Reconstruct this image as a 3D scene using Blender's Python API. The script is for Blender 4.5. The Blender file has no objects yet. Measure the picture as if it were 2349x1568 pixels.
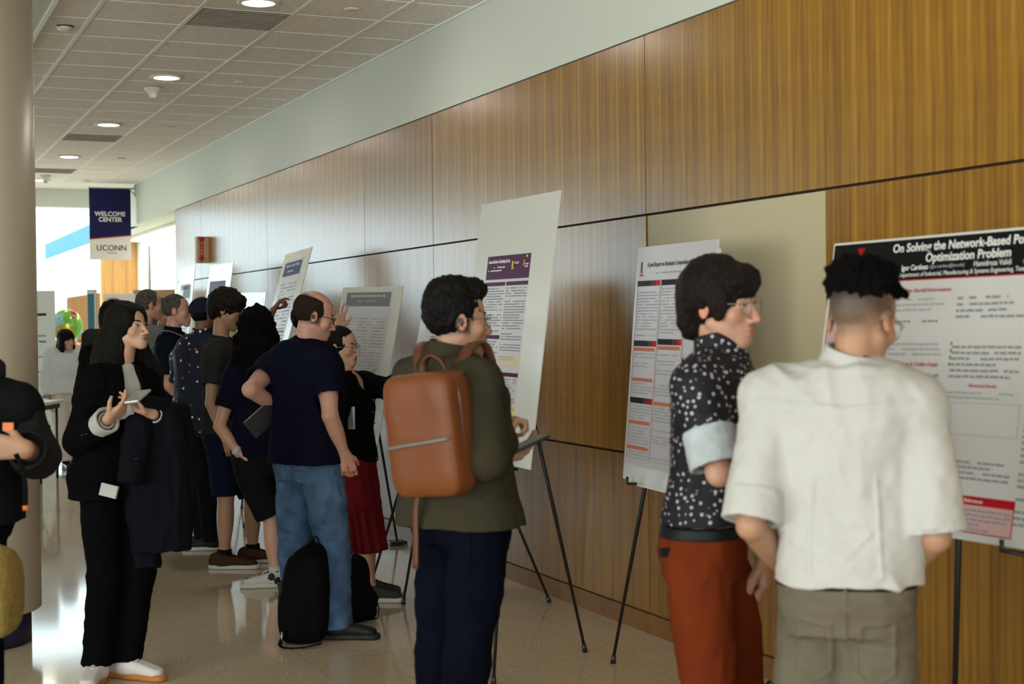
import bpy, math, random
import numpy as np
from mathutils import Matrix, Vector
C = bpy.context.scene.collection
sc = bpy.context.scene
# ---------------------------------------------------------------- camera
YAW, PITCH, ROLL, FPX, CAMH = 0.4147, -0.0141, -0.0109, 3403.6, 1.598
FW = np.array([math.sin(YAW)*math.cos(PITCH), math.cos(YAW)*math.cos(PITCH), math.sin(PITCH)])
_r = np.array([math.cos(YAW), -math.sin(YAW), 0.0]); _u = np.cross(_r, FW)
RT = math.cos(ROLL)*_r + math.sin(ROLL)*_u; UP = -math.sin(ROLL)*_r + math.cos(ROLL)*_u
CAM = np.array([0, 0, CAMH])
RH = _r.copy(); FH = np.array([math.sin(YAW), math.cos(YAW), 0.0])      # horizontal right / away directions
cd = bpy.data.cameras.new('camera'); co = bpy.data.objects.new('camera', cd); C.objects.link(co)
co.matrix_world = Matrix(((RT[0], UP[0], -FW[0], 0), (RT[1], UP[1], -FW[1], 0), (RT[2], UP[2], -FW[2], CAMH), (0, 0, 0, 1)))
cd.sensor_width = 36; cd.lens = FPX/2349*36; cd.clip_end = 300
cd.dof.use_dof = True; cd.dof.focus_distance = 8.6; cd.dof.aperture_fstop = 3.5
sc.camera = co
# ---------------------------------------------------------------- world, lights, exposure
sc.view_settings.view_transform = 'Standard'; sc.view_settings.look = 'None'
sc.view_settings.exposure = 0.08; sc.view_settings.gamma = 1.0; sc.view_settings.use_curve_mapping = False
w = bpy.data.worlds.new('world'); sc.world = w; w.use_nodes = True
bg = w.node_tree.nodes['Background']; bg.inputs[0].default_value = (0.74, 0.93, 1.0, 1); bg.inputs[1].default_value = 3.8
def area(name, loc, rot, sx, sy, power, col):
    l = bpy.data.lights.new(name, 'AREA'); l.shape = 'RECTANGLE'; l.size = sx; l.size_y = sy; l.energy = power; l.color = col
    o = bpy.data.objects.new(name, l); o.location = loc; o.rotation_euler = rot; C.objects.link(o); return o
# daylight coming in through the window wall on the left and the glazing behind the viewer
area('window_daylight_left', (-6.9, .3, 1.75), (0, -math.pi/2-.80, 0), 3.0, 8.2, 560, (1.0, 0.95, 0.88))
area('window_daylight_back', (-2.5, -5.8, 1.9), (math.pi/2+.5, 0, 0), 7.0, 3.0, 210, (1.0, 0.95, 0.88))

def K(px, py, d):                      # point of the place seen at a photo pixel, at a given distance
    return CAM + d*(FW + RT*(px-1174.5)/FPX - UP*(py-784.0)/FPX)
def img_dir(deg):                      # ground direction: 0 = to the right of the view, 90 = away
    a = math.radians(deg); return math.cos(a)*RH + math.sin(a)*FH
# ---------------------------------------------------------------- materials
def mat(name, col, rough=0.6, spec=0.4, metal=0.0, bump=0, bscale=60, bstretch=(1, 1, 1), var=0.0, vscale=3, emit=None, sheen=0, attr=False, coat=0, alpha=1):
    m = bpy.data.materials.new(name); m.use_nodes = True; nt = m.node_tree; N = nt.nodes; L = nt.links
    b = N['Principled BSDF']; b.inputs['Base Color'].default_value = (*col, 1); b.inputs['Roughness'].default_value = rough
    b.inputs['Specular IOR Level'].default_value = spec; b.inputs['Metallic'].default_value = metal
    b.inputs['Sheen Weight'].default_value = sheen; b.inputs['Coat Weight'].default_value = coat; b.inputs['Alpha'].default_value = alpha
    if emit: b.inputs['Emission Color'].default_value = (*emit[0], 1); b.inputs['Emission Strength'].default_value = emit[1]
    tc = N.new('ShaderNodeTexCoord')
    if bump:
        mp = N.new('ShaderNodeMapping'); mp.inputs['Scale'].default_value = bstretch; L.new(tc.outputs['Object'], mp.inputs[0])
        n = N.new('ShaderNodeTexNoise'); n.inputs['Scale'].default_value = bscale; n.inputs['Detail'].default_value = 3; L.new(mp.outputs[0], n.inputs[0])
        bp = N.new('ShaderNodeBump'); bp.inputs['Strength'].default_value = bump; bp.inputs['Distance'].default_value = 0.01
        L.new(n.outputs[0], bp.inputs['Height']); L.new(bp.outputs[0], b.inputs['Normal'])
    src = None
    if attr:
        a = N.new('ShaderNodeAttribute'); a.attribute_name = 'tint'; src = a.outputs['Color']
    if var:
        n = N.new('ShaderNodeTexNoise'); n.inputs['Scale'].default_value = vscale; n.inputs['Detail'].default_value = 4; L.new(tc.outputs['Object'], n.inputs[0])
        mr = N.new('ShaderNodeMapRange'); mr.inputs[1].default_value = .3; mr.inputs[2].default_value = .7; mr.inputs[3].default_value = 1-var; mr.inputs[4].default_value = 1+var
        L.new(n.outputs[0], mr.inputs[0])
        mx = N.new('ShaderNodeMix'); mx.data_type = 'RGBA'; mx.blend_type = 'MULTIPLY'; mx.inputs[0].default_value = 1
        if src is not None: L.new(src, mx.inputs[6])
        else: mx.inputs[6].default_value = (*col, 1)
        L.new(mr.outputs[0], mx.inputs[7]); src = mx.outputs[2]
    if src is not None: L.new(src, b.inputs['Base Color'])
    return m
def pattern_mat(name, base, dots, scale, thr, prob=1.0, stretch=(1, 1, 1), alt=None, rough=.7):
    m = mat(name, base, rough, .3); nt = m.node_tree; N = nt.nodes; L = nt.links; b = N['Principled BSDF']
    tc = N.new('ShaderNodeTexCoord'); mp = N.new('ShaderNodeMapping'); mp.inputs['Scale'].default_value = stretch; L.new(tc.outputs['Object'], mp.inputs[0])
    v = N.new('ShaderNodeTexVoronoi'); v.inputs['Scale'].default_value = scale; v.inputs['Randomness'].default_value = .75; L.new(mp.outputs[0], v.inputs[0])
    nz = N.new('ShaderNodeTexNoise'); nz.inputs['Scale'].default_value = scale*3; L.new(tc.outputs['Object'], nz.inputs[0])
    ad = N.new('ShaderNodeMath'); ad.operation = 'MULTIPLY_ADD'; L.new(nz.outputs[0], ad.inputs[0]); ad.inputs[1].default_value = .25; L.new(v.outputs['Distance'], ad.inputs[2])
    lt = N.new('ShaderNodeMath'); lt.operation = 'LESS_THAN'; L.new(ad.outputs[0], lt.inputs[0]); lt.inputs[1].default_value = thr+.12
    fac = lt.outputs[0]
    sep = N.new('ShaderNodeSeparateColor'); L.new(v.outputs['Color'], sep.inputs[0])
    if prob < 1:
        l2 = N.new('ShaderNodeMath'); l2.operation = 'LESS_THAN'; L.new(sep.outputs[0], l2.inputs[0]); l2.inputs[1].default_value = prob
        mu = N.new('ShaderNodeMath'); mu.operation = 'MULTIPLY'; L.new(fac, mu.inputs[0]); L.new(l2.outputs[0], mu.inputs[1]); fac = mu.outputs[0]
    mx = N.new('ShaderNodeMix'); mx.data_type = 'RGBA'; L.new(fac, mx.inputs[0]); mx.inputs[6].default_value = (*base, 1); mx.inputs[7].default_value = (*dots, 1)
    if alt:
        g = N.new('ShaderNodeMath'); g.operation = 'GREATER_THAN'; L.new(sep.outputs[1], g.inputs[0]); g.inputs[1].default_value = .62
        m2 = N.new('ShaderNodeMix'); m2.data_type = 'RGBA'; L.new(g.outputs[0], m2.inputs[0]); m2.inputs[6].default_value = (*dots, 1); m2.inputs[7].default_value = (*alt, 1)
        L.new(m2.outputs[2], mx.inputs[7])
    L.new(mx.outputs[2], b.inputs['Base Color']); return m
# ---------------------------------------------------------------- mesh helpers
class MB:
    def __init__(s): s.v = []; s.f = []; s.m = []
    def add(s, v, f, mi=0):
        o = len(s.v); s.v += [tuple(map(float, p)) for p in v]; s.f += [tuple(i+o for i in q) for q in f]; s.m += [mi]*len(f); return s
    def box(s, lo, hi, mi=0):
        x0, y0, z0 = lo; x1, y1, z1 = hi
        return s.add([(x0,y0,z0),(x1,y0,z0),(x1,y1,z0),(x0,y1,z0),(x0,y0,z1),(x1,y0,z1),(x1,y1,z1),(x0,y1,z1)],
                     [(0,3,2,1),(4,5,6,7),(0,1,5,4),(1,2,6,5),(2,3,7,6),(3,0,4,7)], mi)
    def slab(s, o, u, v, n, W, H, T, mi=0):      # box from origin along unit vectors
        o, u, v, n = map(np.asarray, (o, u, v, n)); P = [o+u*a*W+v*b*H+n*c*T for c in (0, 1) for a, b in ((0,0),(1,0),(1,1),(0,1))]
        return s.add(P, [(0,3,2,1),(4,5,6,7),(0,1,5,4),(1,2,6,5),(2,3,7,6),(3,0,4,7)], mi)
    def tube(s, pts, rad, n=10, mi=0, sc2=1.0, closed=False):
        pts = [np.asarray(p, float) for p in pts]; R = rad if hasattr(rad, '__len__') else [rad]*len(pts); V = []; F = []; m = len(pts)
        prev = None
        for i, p in enumerate(pts):
            if closed: t = pts[(i+1) % m]-pts[i-1]
            else: t = pts[min(i+1, m-1)]-pts[max(i-1, 0)]
            t = t/(np.linalg.norm(t)+1e-9)
            if prev is None:
                a = np.array([0, 0, 1.]) if abs(t[2]) < .9 else np.array([1., 0, 0])
            else: a = prev
            e = a-t*(a@t); e /= np.linalg.norm(e)+1e-9; prev = e; g = np.cross(t, e)
            for k in range(n):
                an = 2*math.pi*k/n; V.append(p+R[i]*(math.cos(an)*e*sc2+math.sin(an)*g))
        for i in range(m if closed else m-1):
            j = (i+1) % m
            for k in range(n): F.append((i*n+k, i*n+(k+1) % n, j*n+(k+1) % n, j*n+k))
        if not closed: F.append(tuple(range(n-1, -1, -1))); F.append(tuple((m-1)*n+k for k in range(n)))
        return s.add(V, F, mi)
    def lathe(s, prof, c=(0, 0, 0), n=32, mi=0):
        V = [(c[0]+r*math.cos(2*math.pi*k/n), c[1]+r*math.sin(2*math.pi*k/n), c[2]+z) for r, z in prof for k in range(n)]
        F = [(i*n+k, i*n+(k+1) % n, (i+1)*n+(k+1) % n, (i+1)*n+k) for i in range(len(prof)-1) for k in range(n)]
        F.append(tuple(range(n-1, -1, -1))); F.append(tuple((len(prof)-1)*n+k for k in range(n)))
        return s.add(V, F, mi)
    def build(s, name, mats, parent=None, smooth=False, bevel=0):
        me = bpy.data.meshes.new(name); off = np.array(parent['_o']) if parent is not None and '_o' in parent else np.zeros(3)
        me.from_pydata([tuple(np.array(p)-off) for p in s.v], [], s.f)
        for m in (mats if isinstance(mats, (list, tuple)) else [mats]): me.materials.append(m)
        me.polygons.foreach_set('material_index', s.m)
        if smooth: me.polygons.foreach_set('use_smooth', [True]*len(s.f))
        o = bpy.data.objects.new(name, me); C.objects.link(o)
        if parent is not None: o.parent = parent; o['_o'] = tuple(float(q) for q in off)
        if bevel: b = o.modifiers.new('bevel', 'BEVEL'); b.width = bevel; b.segments = 2; b.limit_method = 'ANGLE'
        return o
def tag(o, label=None, cat=None, group=None, kind=None):
    if label: o['label'] = label
    if cat: o['category'] = cat
    if group: o['group'] = group
    if kind: o['kind'] = kind
    return o
def empty(name, loc, label=None, cat=None, group=None):
    o = bpy.data.objects.new(name, None); C.objects.link(o); o.location = tuple(map(float, loc)); o.empty_display_size = .1
    o['_o'] = tuple(map(float, loc)); return tag(o, label, cat, group)
def text(name, body, size, o, u, v, m, parent, align='CENTER', bold=0.0, shear=0, sx=1.0):
    c = bpy.data.curves.new(name, 'FONT'); c.body = body; c.size = size; c.align_x = align; c.align_y = 'CENTER'; c.offset = bold; c.shear = shear; c.extrude = .0004; c.resolution_u = 3
    c.materials.append(m); ob = bpy.data.objects.new(name, c); C.objects.link(ob)
    n = np.cross(u, v); off = np.array(parent['_o']); p = np.asarray(o)-off
    M = Matrix(((u[0]*sx, v[0], n[0], p[0]), (u[1]*sx, v[1], n[1], p[1]), (u[2]*sx, v[2], n[2], p[2]), (0, 0, 0, 1)))
    ob.parent = parent; ob.matrix_basis = M; return ob
# ---------------------------------------------------------------- noise on arrays
_T = np.random.RandomState(7).rand(32, 32, 32).astype(np.float32)
def vnoise(P):
    P = np.asarray(P); i = np.floor(P).astype(int); f = P-i; f = f*f*(3-2*f); r = 0
    for a in (0, 1):
        for b in (0, 1):
            for c in (0, 1):
                wgt = (f[:, 0] if a else 1-f[:, 0])*(f[:, 1] if b else 1-f[:, 1])*(f[:, 2] if c else 1-f[:, 2])
                r = r+wgt*_T[(i[:, 0]+a) & 31, (i[:, 1]+b) & 31, (i[:, 2]+c) & 31]
    return r*2-1
# ---------------------------------------------------------------- solid modelling on a grid
class Field:
    def __init__(s, lo, hi, vox):
        s.lo = np.asarray(lo, float)-2*vox; s.vox = vox; n = np.ceil((np.asarray(hi)+2*vox-s.lo)/vox).astype(int)+1
        s.D = np.full(tuple(n), .3, np.float32); s.ax = [s.lo[i]+vox*np.arange(n[i]) for i in range(3)]
    def put(s, fn, lo, hi, k=.01, op='u'):
        a = []; m = k+3*s.vox
        for i in range(3):
            i0 = max(0, int((lo[i]-m-s.lo[i])/s.vox)); i1 = min(s.D.shape[i], int((hi[i]+m-s.lo[i])/s.vox)+2)
            if i1 <= i0: return s
            a.append(slice(i0, i1))
        X = s.ax[0][a[0]][:, None, None]; Y = s.ax[1][a[1]][None, :, None]; Z = s.ax[2][a[2]][None, None, :]
        d = fn(X, Y, Z).astype(np.float32); S = s.D[tuple(a)]
        if op == 'u':
            h = np.maximum(k-np.abs(S-d), 0)/k if k > 0 else 0; R = np.minimum(S, d)-h*h*k*.25
        else:
            d = -d; h = np.maximum(k-np.abs(S-d), 0)/k if k > 0 else 0; R = np.maximum(S, d)+h*h*k*.25
        s.D[tuple(a)] = R; return s
    def cone(s, a, b, ra, rb, k=.01, op='u', flat=None, fa=None, cut=False, bulge=0):
        a = np.asarray(a, float); b = np.asarray(b, float); ab = b-a; L2 = ab@ab+1e-12; L = math.sqrt(L2)
        if flat: w = np.asarray(fa, float); w = w/np.linalg.norm(w)
        def fn(X, Y, Z):
            x, y, z = X-a[0], Y-a[1], Z-a[2]; t0 = (x*ab[0]+y*ab[1]+z*ab[2])/L2; t = np.clip(t0, 0, 1)
            x = x-t*ab[0]; y = y-t*ab[1]; z = z-t*ab[2]; q = x*x+y*y+z*z
            if flat: q = q+(1/flat**2-1)*(x*w[0]+y*w[1]+z*w[2])**2
            r = ra+(rb-ra)*t+bulge*np.sin(np.pi*np.minimum(t*1.25, 1))
            d = (np.sqrt(q)-r)*(min(1, flat) if flat else 1)
            if cut: d = np.maximum(d, (t0-1)*L)
            return d
        R = max(ra, rb)*max(1, flat or 1)+abs(bulge); return s.put(fn, np.minimum(a, b)-R, np.maximum(a, b)+R, k, op)
    def ell(s, c, r, k=.01, op='u', R=None, n=None):
        c = np.asarray(c, float); r = np.asarray(r, float); R = np.eye(3) if R is None else R; e = np.abs(R)@r
        def fn(X, Y, Z):
            x, y, z = X-c[0], Y-c[1], Z-c[2]; q = [(x*R[0, i]+y*R[1, i]+z*R[2, i]) for i in range(3)]
            if n:
                return (((np.abs(q[0]/r[0])**n+np.abs(q[1]/r[1])**n+np.abs(q[2]/r[2])**n)**(1/n))-1)*min(r)
            k0 = np.sqrt((q[0]/r[0])**2+(q[1]/r[1])**2+(q[2]/r[2])**2); k1 = np.sqrt((q[0]/r[0]**2)**2+(q[1]/r[1]**2)**2+(q[2]/r[2]**2)**2)+1e-6
            return k0*(k0-1)/k1
        return s.put(fn, c-e, c+e, k, op)
    def loft(s, st, k=.02, op='u', n=2.4, pleat=None):       # st: (z, cx, cy, axis angle, half width, half depth)
        st = sorted(st); A = np.array(st, float)
        def fn(X, Y, Z):
            z = Z; cx = np.interp(z, A[:, 0], A[:, 1]); cy = np.interp(z, A[:, 0], A[:, 2]); an = np.interp(z, A[:, 0], A[:, 3])
            w = np.interp(z, A[:, 0], A[:, 4]); dp = np.interp(z, A[:, 0], A[:, 5]); x = X-cx; y = Y-cy; ca, sa = np.cos(an), np.sin(an)
            u = x*ca+y*sa; v = -x*sa+y*ca
            if pleat:
                th = np.arctan2(v/dp, u/w); zz = (A[-1, 0]-z)/(A[-1, 0]-A[0, 0]+1e-6); g = 1+pleat[0]*zz*np.sin(th*pleat[1]+3*np.sin(th*2)); w = w*g; dp = dp*g
            d = ((np.abs(u/w)**n+np.abs(v/dp)**n)**(1/n)-1)*np.minimum(w, dp)
            return np.maximum(d, np.maximum(A[0, 0]-z, z-A[-1, 0]))
        R = max(A[:, 4].max(), A[:, 5].max())*1.1
        lo = (A[:, 1].min()-R, A[:, 2].min()-R, A[0, 0]); hi = (A[:, 1].max()+R, A[:, 2].max()+R, A[-1, 0])
        return s.put(fn, lo, hi, k, op)
    def plane(s, p, n, k=.005):                               # removes what lies on the side n points to
        p = np.asarray(p, float); n = np.asarray(n, float); n = n/np.linalg.norm(n)
        fn = lambda X, Y, Z: -((X-p[0])*n[0]+(Y-p[1])*n[1]+(Z-p[2])*n[2])
        return s.put(fn, (-99,)*3, (99,)*3, k, 's')
    def mesh(s):
        D = s.D; ins = D < 0; nx, ny, nz = D.shape
        c = np.zeros((nx-1, ny-1, nz-1), np.int8)
        for a in (0, 1):
            for b in (0, 1):
                for e in (0, 1): c += ins[a:nx-1+a, b:ny-1+b, e:nz-1+e]
        act = np.argwhere((c > 0) & (c < 8)); idx = np.full((nx-1, ny-1, nz-1), -1, np.int32); idx[tuple(act.T)] = np.arange(len(act))
        cr = [(a, b, e) for a in (0, 1) for b in (0, 1) for e in (0, 1)]
        V = {q: D[act[:, 0]+q[0], act[:, 1]+q[1], act[:, 2]+q[2]] for q in cr}; sm = np.zeros((len(act), 3)); ct = np.zeros(len(act))
        for q in cr:
            for ax in range(3):
                if q[ax] == 0:
                    q2 = list(q); q2[ax] = 1; q2 = tuple(q2); d0, d1 = V[q], V[q2]; m = (d0 < 0) != (d1 < 0)
                    t = np.where(m, d0/np.where(m, d0-d1, 1), 0); p = np.tile(np.array(q, float), (len(act), 1)); p[:, ax] = t
                    sm += p*m[:, None]; ct += m
        P = s.lo+s.vox*(act+sm/ct[:, None]); F = []
        for ax in range(3):
            sl0 = [slice(1, -1)]*3; sl1 = [slice(1, -1)]*3; sl0[ax] = slice(0, D.shape[ax]-1); sl1[ax] = slice(1, D.shape[ax])
            a = ins[tuple(sl0)]; b = ins[tuple(sl1)]; e = np.argwhere(a != b); fl = a[tuple(e.T)]; base = e.copy()
            for i in range(3):
                if i != ax: base[:, i] += 1
            o1, o2 = [(1, 2), (2, 0), (0, 1)][ax]; q = []
            for da, db in ((1, 1), (0, 1), (0, 0), (1, 0)):
                g = base.copy(); g[:, o1] -= da; g[:, o2] -= db; q.append(idx[tuple(g.T)])
            q = np.stack(q, 1); q[~fl] = q[~fl][:, ::-1]; F.append(q)
        return P, np.concatenate(F)
def vnormals(P, F):
    n = np.cross(P[F[:, 2]]-P[F[:, 0]], P[F[:, 3]]-P[F[:, 1]]); N = np.zeros_like(P)
    for i in range(4): np.add.at(N, F[:, i], n)
    return N/(np.linalg.norm(N, axis=1)[:, None]+1e-12)
def solid(name, P, F, m, parent=None, tint=None, fold=None):
    if fold is not None:
        N = vnormals(P, F); P = P+N*fold(P, N)[:, None]
    off = np.array(parent['_o']) if parent is not None and '_o' in parent else np.zeros(3)
    me = bpy.data.meshes.new(name); me.vertices.add(len(P)); me.vertices.foreach_set('co', (P-off).astype(np.float32).ravel())
    me.loops.add(len(F)*4); me.loops.foreach_set('vertex_index', F.astype(np.int32).ravel())
    me.polygons.add(len(F)); me.polygons.foreach_set('loop_start', np.arange(0, len(F)*4, 4, dtype=np.int32))
    me.polygons.foreach_set('use_smooth', np.ones(len(F), bool)); me.update(calc_edges=True)
    for q in (m if isinstance(m, (list, tuple)) else [m]): me.materials.append(q)
    if tint is not None:
        a = me.color_attributes.new('tint', 'FLOAT_COLOR', 'POINT'); a.data.foreach_set('color', np.hstack([tint, np.ones((len(P), 1))]).astype(np.float32).ravel())
    o = bpy.data.objects.new(name, me); C.objects.link(o)
    if parent is not None: o.parent = parent; o['_o'] = tuple(float(q) for q in off)
    return o
# ================================================================ materials of the place
def wood_mat(name, c1, c2, c3, rough=.32):
    m = bpy.data.materials.new(name); m.use_nodes = True; nt = m.node_tree; N = nt.nodes; L = nt.links; b = N['Principled BSDF']
    tc = N.new('ShaderNodeTexCoord'); sp = N.new('ShaderNodeSeparateXYZ'); L.new(tc.outputs['Object'], sp.inputs[0])
    oi = N.new('ShaderNodeObjectInfo')
    def math_(op, a, bb=None, c=None):
        n = N.new('ShaderNodeMath'); n.operation = op
        for i, q in enumerate((a, bb, c)):
            if q is None: continue
            if hasattr(q, 'is_linked'): L.new(q, n.inputs[i])
            else: n.inputs[i].default_value = q
        return n.outputs[0]
    y = math_('ADD', sp.outputs['Y'], sp.outputs['X'])
    ym = math_('MODULO', math_('ADD', y, 40.0), 0.225)        # veneer leaves repeat side by side
    leaf = math_('FLOOR', math_('DIVIDE', math_('ADD', y, 40.0), 0.225))
    cx = N.new('ShaderNodeCombineXYZ'); L.new(ym, cx.inputs[0]); L.new(math_('MULTIPLY', sp.outputs['Z'], 1.0), cx.inputs[2]); L.new(math_('MULTIPLY', oi.outputs['Random'], 7.0), cx.inputs[1])
    def noise(scale, stretch, src=None, det=4):
        mp = N.new('ShaderNodeMapping'); mp.inputs['Scale'].default_value = stretch; L.new(src or cx.outputs[0], mp.inputs[0])
        n = N.new('ShaderNodeTexNoise'); n.inputs['Scale'].default_value = scale; n.inputs['Detail'].default_value = det; n.inputs['Roughness'].default_value = .55; L.new(mp.outputs[0], n.inputs[0]); return n.outputs[0]
    g1 = noise(1, (17, 1, .8)); g2 = noise(1, (110, 1, 2.2)); g3 = noise(1, (9, 1, 9.0), tc.outputs['Object'])
    wv = N.new('ShaderNodeTexWave'); wv.inputs['Scale'].default_value = 9; wv.inputs['Distortion'].default_value = 5; wv.inputs['Detail'].default_value = 2; wv.inputs['Detail Scale'].default_value = .6
    mp = N.new('ShaderNodeMapping'); mp.inputs['Scale'].default_value = (1, 1, .16); L.new(cx.outputs[0], mp.inputs[0]); L.new(mp.outputs[0], wv.inputs[0])
    f = math_('ADD', math_('MULTIPLY', g1, .62), math_('MULTIPLY', g2, .10)); f = math_('ADD', f, math_('MULTIPLY', wv.outputs[0], .07))
    cr = N.new('ShaderNodeValToRGB'); L.new(f, cr.inputs[0]); e = cr.color_ramp.elements
    e[0].position = .28; e[0].color = (*c1, 1); e[1].position = .56; e[1].color = (*c3, 1); q = e.new(.42); q.color = (*c2, 1)
    wn = N.new('ShaderNodeTexWhiteNoise'); wn.noise_dimensions = '1D'; L.new(leaf, wn.inputs['W'])
    sh = math_('ADD', math_('MULTIPLY', wn.outputs[0], .12), .92); sh = math_('MULTIPLY', sh, math_('ADD', math_('MULTIPLY', g3, .3), .86))
    ed = math_('MINIMUM', math_('ADD', math_('MULTIPLY', math_('MINIMUM', ym, math_('SUBTRACT', .225, ym)), 28.0), .84), 1.0); sh = math_('MULTIPLY', sh, ed)
    mx = N.new('ShaderNodeMix'); mx.data_type = 'RGBA'; mx.blend_type = 'MULTIPLY'; mx.inputs[0].default_value = 1; L.new(cr.outputs[0], mx.inputs[6]); L.new(sh, mx.inputs[7])
    vo = N.new('ShaderNodeTexVoronoi'); vo.inputs['Scale'].default_value = 1; mp2 = N.new('ShaderNodeMapping'); mp2.inputs['Scale'].default_value = (4.44, 1, 1.0); L.new(cx.outputs[0], mp2.inputs[0]); L.new(mp2.outputs[0], vo.inputs[0])
    kn = math_('LESS_THAN', vo.outputs['Distance'], .045)
    m3 = N.new('ShaderNodeMix'); m3.data_type = 'RGBA'; L.new(math_('MULTIPLY', kn, .5), m3.inputs[0]); L.new(mx.outputs[2], m3.inputs[6]); m3.inputs[7].default_value = (.05, .016, .004, 1)
    L.new(m3.outputs[2], b.inputs['Base Color']); b.inputs['Roughness'].default_value = rough; b.inputs['Specular IOR Level'].default_value = .75
    return m
M = {}
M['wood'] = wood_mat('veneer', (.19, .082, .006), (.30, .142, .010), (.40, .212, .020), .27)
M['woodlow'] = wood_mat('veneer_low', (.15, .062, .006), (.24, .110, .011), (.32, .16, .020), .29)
M['farwood'] = wood_mat('veneer_far', (.45, .20, .04), (.58, .28, .06), (.66, .34, .08), .4)
M['doorwood'] = wood_mat('veneer_door', (.14, .05, .004), (.20, .075, .007), (.25, .10, .010), .8)
M['doorwood'].node_tree.nodes['Principled BSDF'].inputs['Specular IOR Level'].default_value = .1
M['base'] = mat('baseboard_wood', (.19, .085, .022), .4, .5, var=.15, vscale=8)
M['dark'] = mat('joint_shadow_gap', (.035, .016, .008), .8)
M['white'] = mat('white_paint', (.64, .67, .60), .7, .3)
M['cream'] = mat('cream_laminate', (.50, .43, .27), .5, .4)
M['tile'] = mat('ceiling_tile', (.88, .83, .78), .9, .1, var=.10, vscale=30, bump=.3, bscale=180)
M['tbar'] = mat('ceiling_grid', (.85, .87, .84), .5, .4)
M['vent'] = mat('vent_grey', (.36, .34, .31), .7, .3, var=.08, vscale=5)
M['fix'] = mat('white_fixture', (.72, .69, .62), .45, .4)
M['lamp'] = mat('lamp_lens', (1, 1, 1), .5, emit=((1, .96, .88), 9))
M['strip'] = mat('strip_lens', (1, 1, 1), .5, emit=((1, .95, .84), 5))
M['column'] = mat('column_paint', (.47, .40, .30), .38, .5)
M['navyrubber'] = mat('navy_plinth', (.012, .012, .045), .5, .4)
M['metal'] = mat('grey_metal', (.35, .36, .36), .4, .5, .7)
M['black'] = mat('black_metal', (.008, .008, .008), .45, .4)
M['blackplastic'] = mat('black_plastic', (.012, .012, .013), .35, .5)
M['board'] = mat('white_foam_board', (.58, .575, .53), .22, .6)
M['boardback'] = mat('board_edge', (.60, .60, .55), .6)
M['sheet'] = mat('poster_paper', (.50, .475, .49), .35, .5)
M['sheetwarm'] = mat('warm_paper', (.54, .515, .495), .35, .5)
M['plaster'] = mat('lobby_plaster', (.80, .86, .84), .8, .2)
M['skyglass'] = mat('blue_glazing', (.085, .24, .35), .6, .05)
M['winframe'] = mat('window_frame', (.5, .5, .48), .5)
M['red'] = mat('red_print', (.42, .012, .015), .5)
M['tan'] = mat('tan_panel', (.52, .36, .19), .6)
def ink(name, c): 
    M[name] = mat(name, c, .5, .12); return M[name]
for n_, c_ in dict(ink_purple=(.065, .009, .048), ink_black=(.004, .004, .005), ink_red=(.40, .006, .010), ink_pink=(.52, .33, .32), ink_orange=(.52, .16, .09), ink_yellow=(.72, .42, .04), ink_cream=(.60, .52, .36), ink_grey=(.17, .17, .17),
                   ink_navy=(.012, .035, .12), ink_text=(.25, .25, .26), ink_faint=(.36, .36, .37), ink_white=(.70, .69, .66), ink_redtext=(.45, .10, .11), ink_green=(.12, .22, .03), ink_dkred=(.10, .02, .02), banner_navy=(.009, .010, .062), banner_white=(.62, .59, .56), ink_dkgrey=(.06, .06, .065), ink_gold=(.55, .33, .03)).items(): ink(n_, c_)
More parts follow.
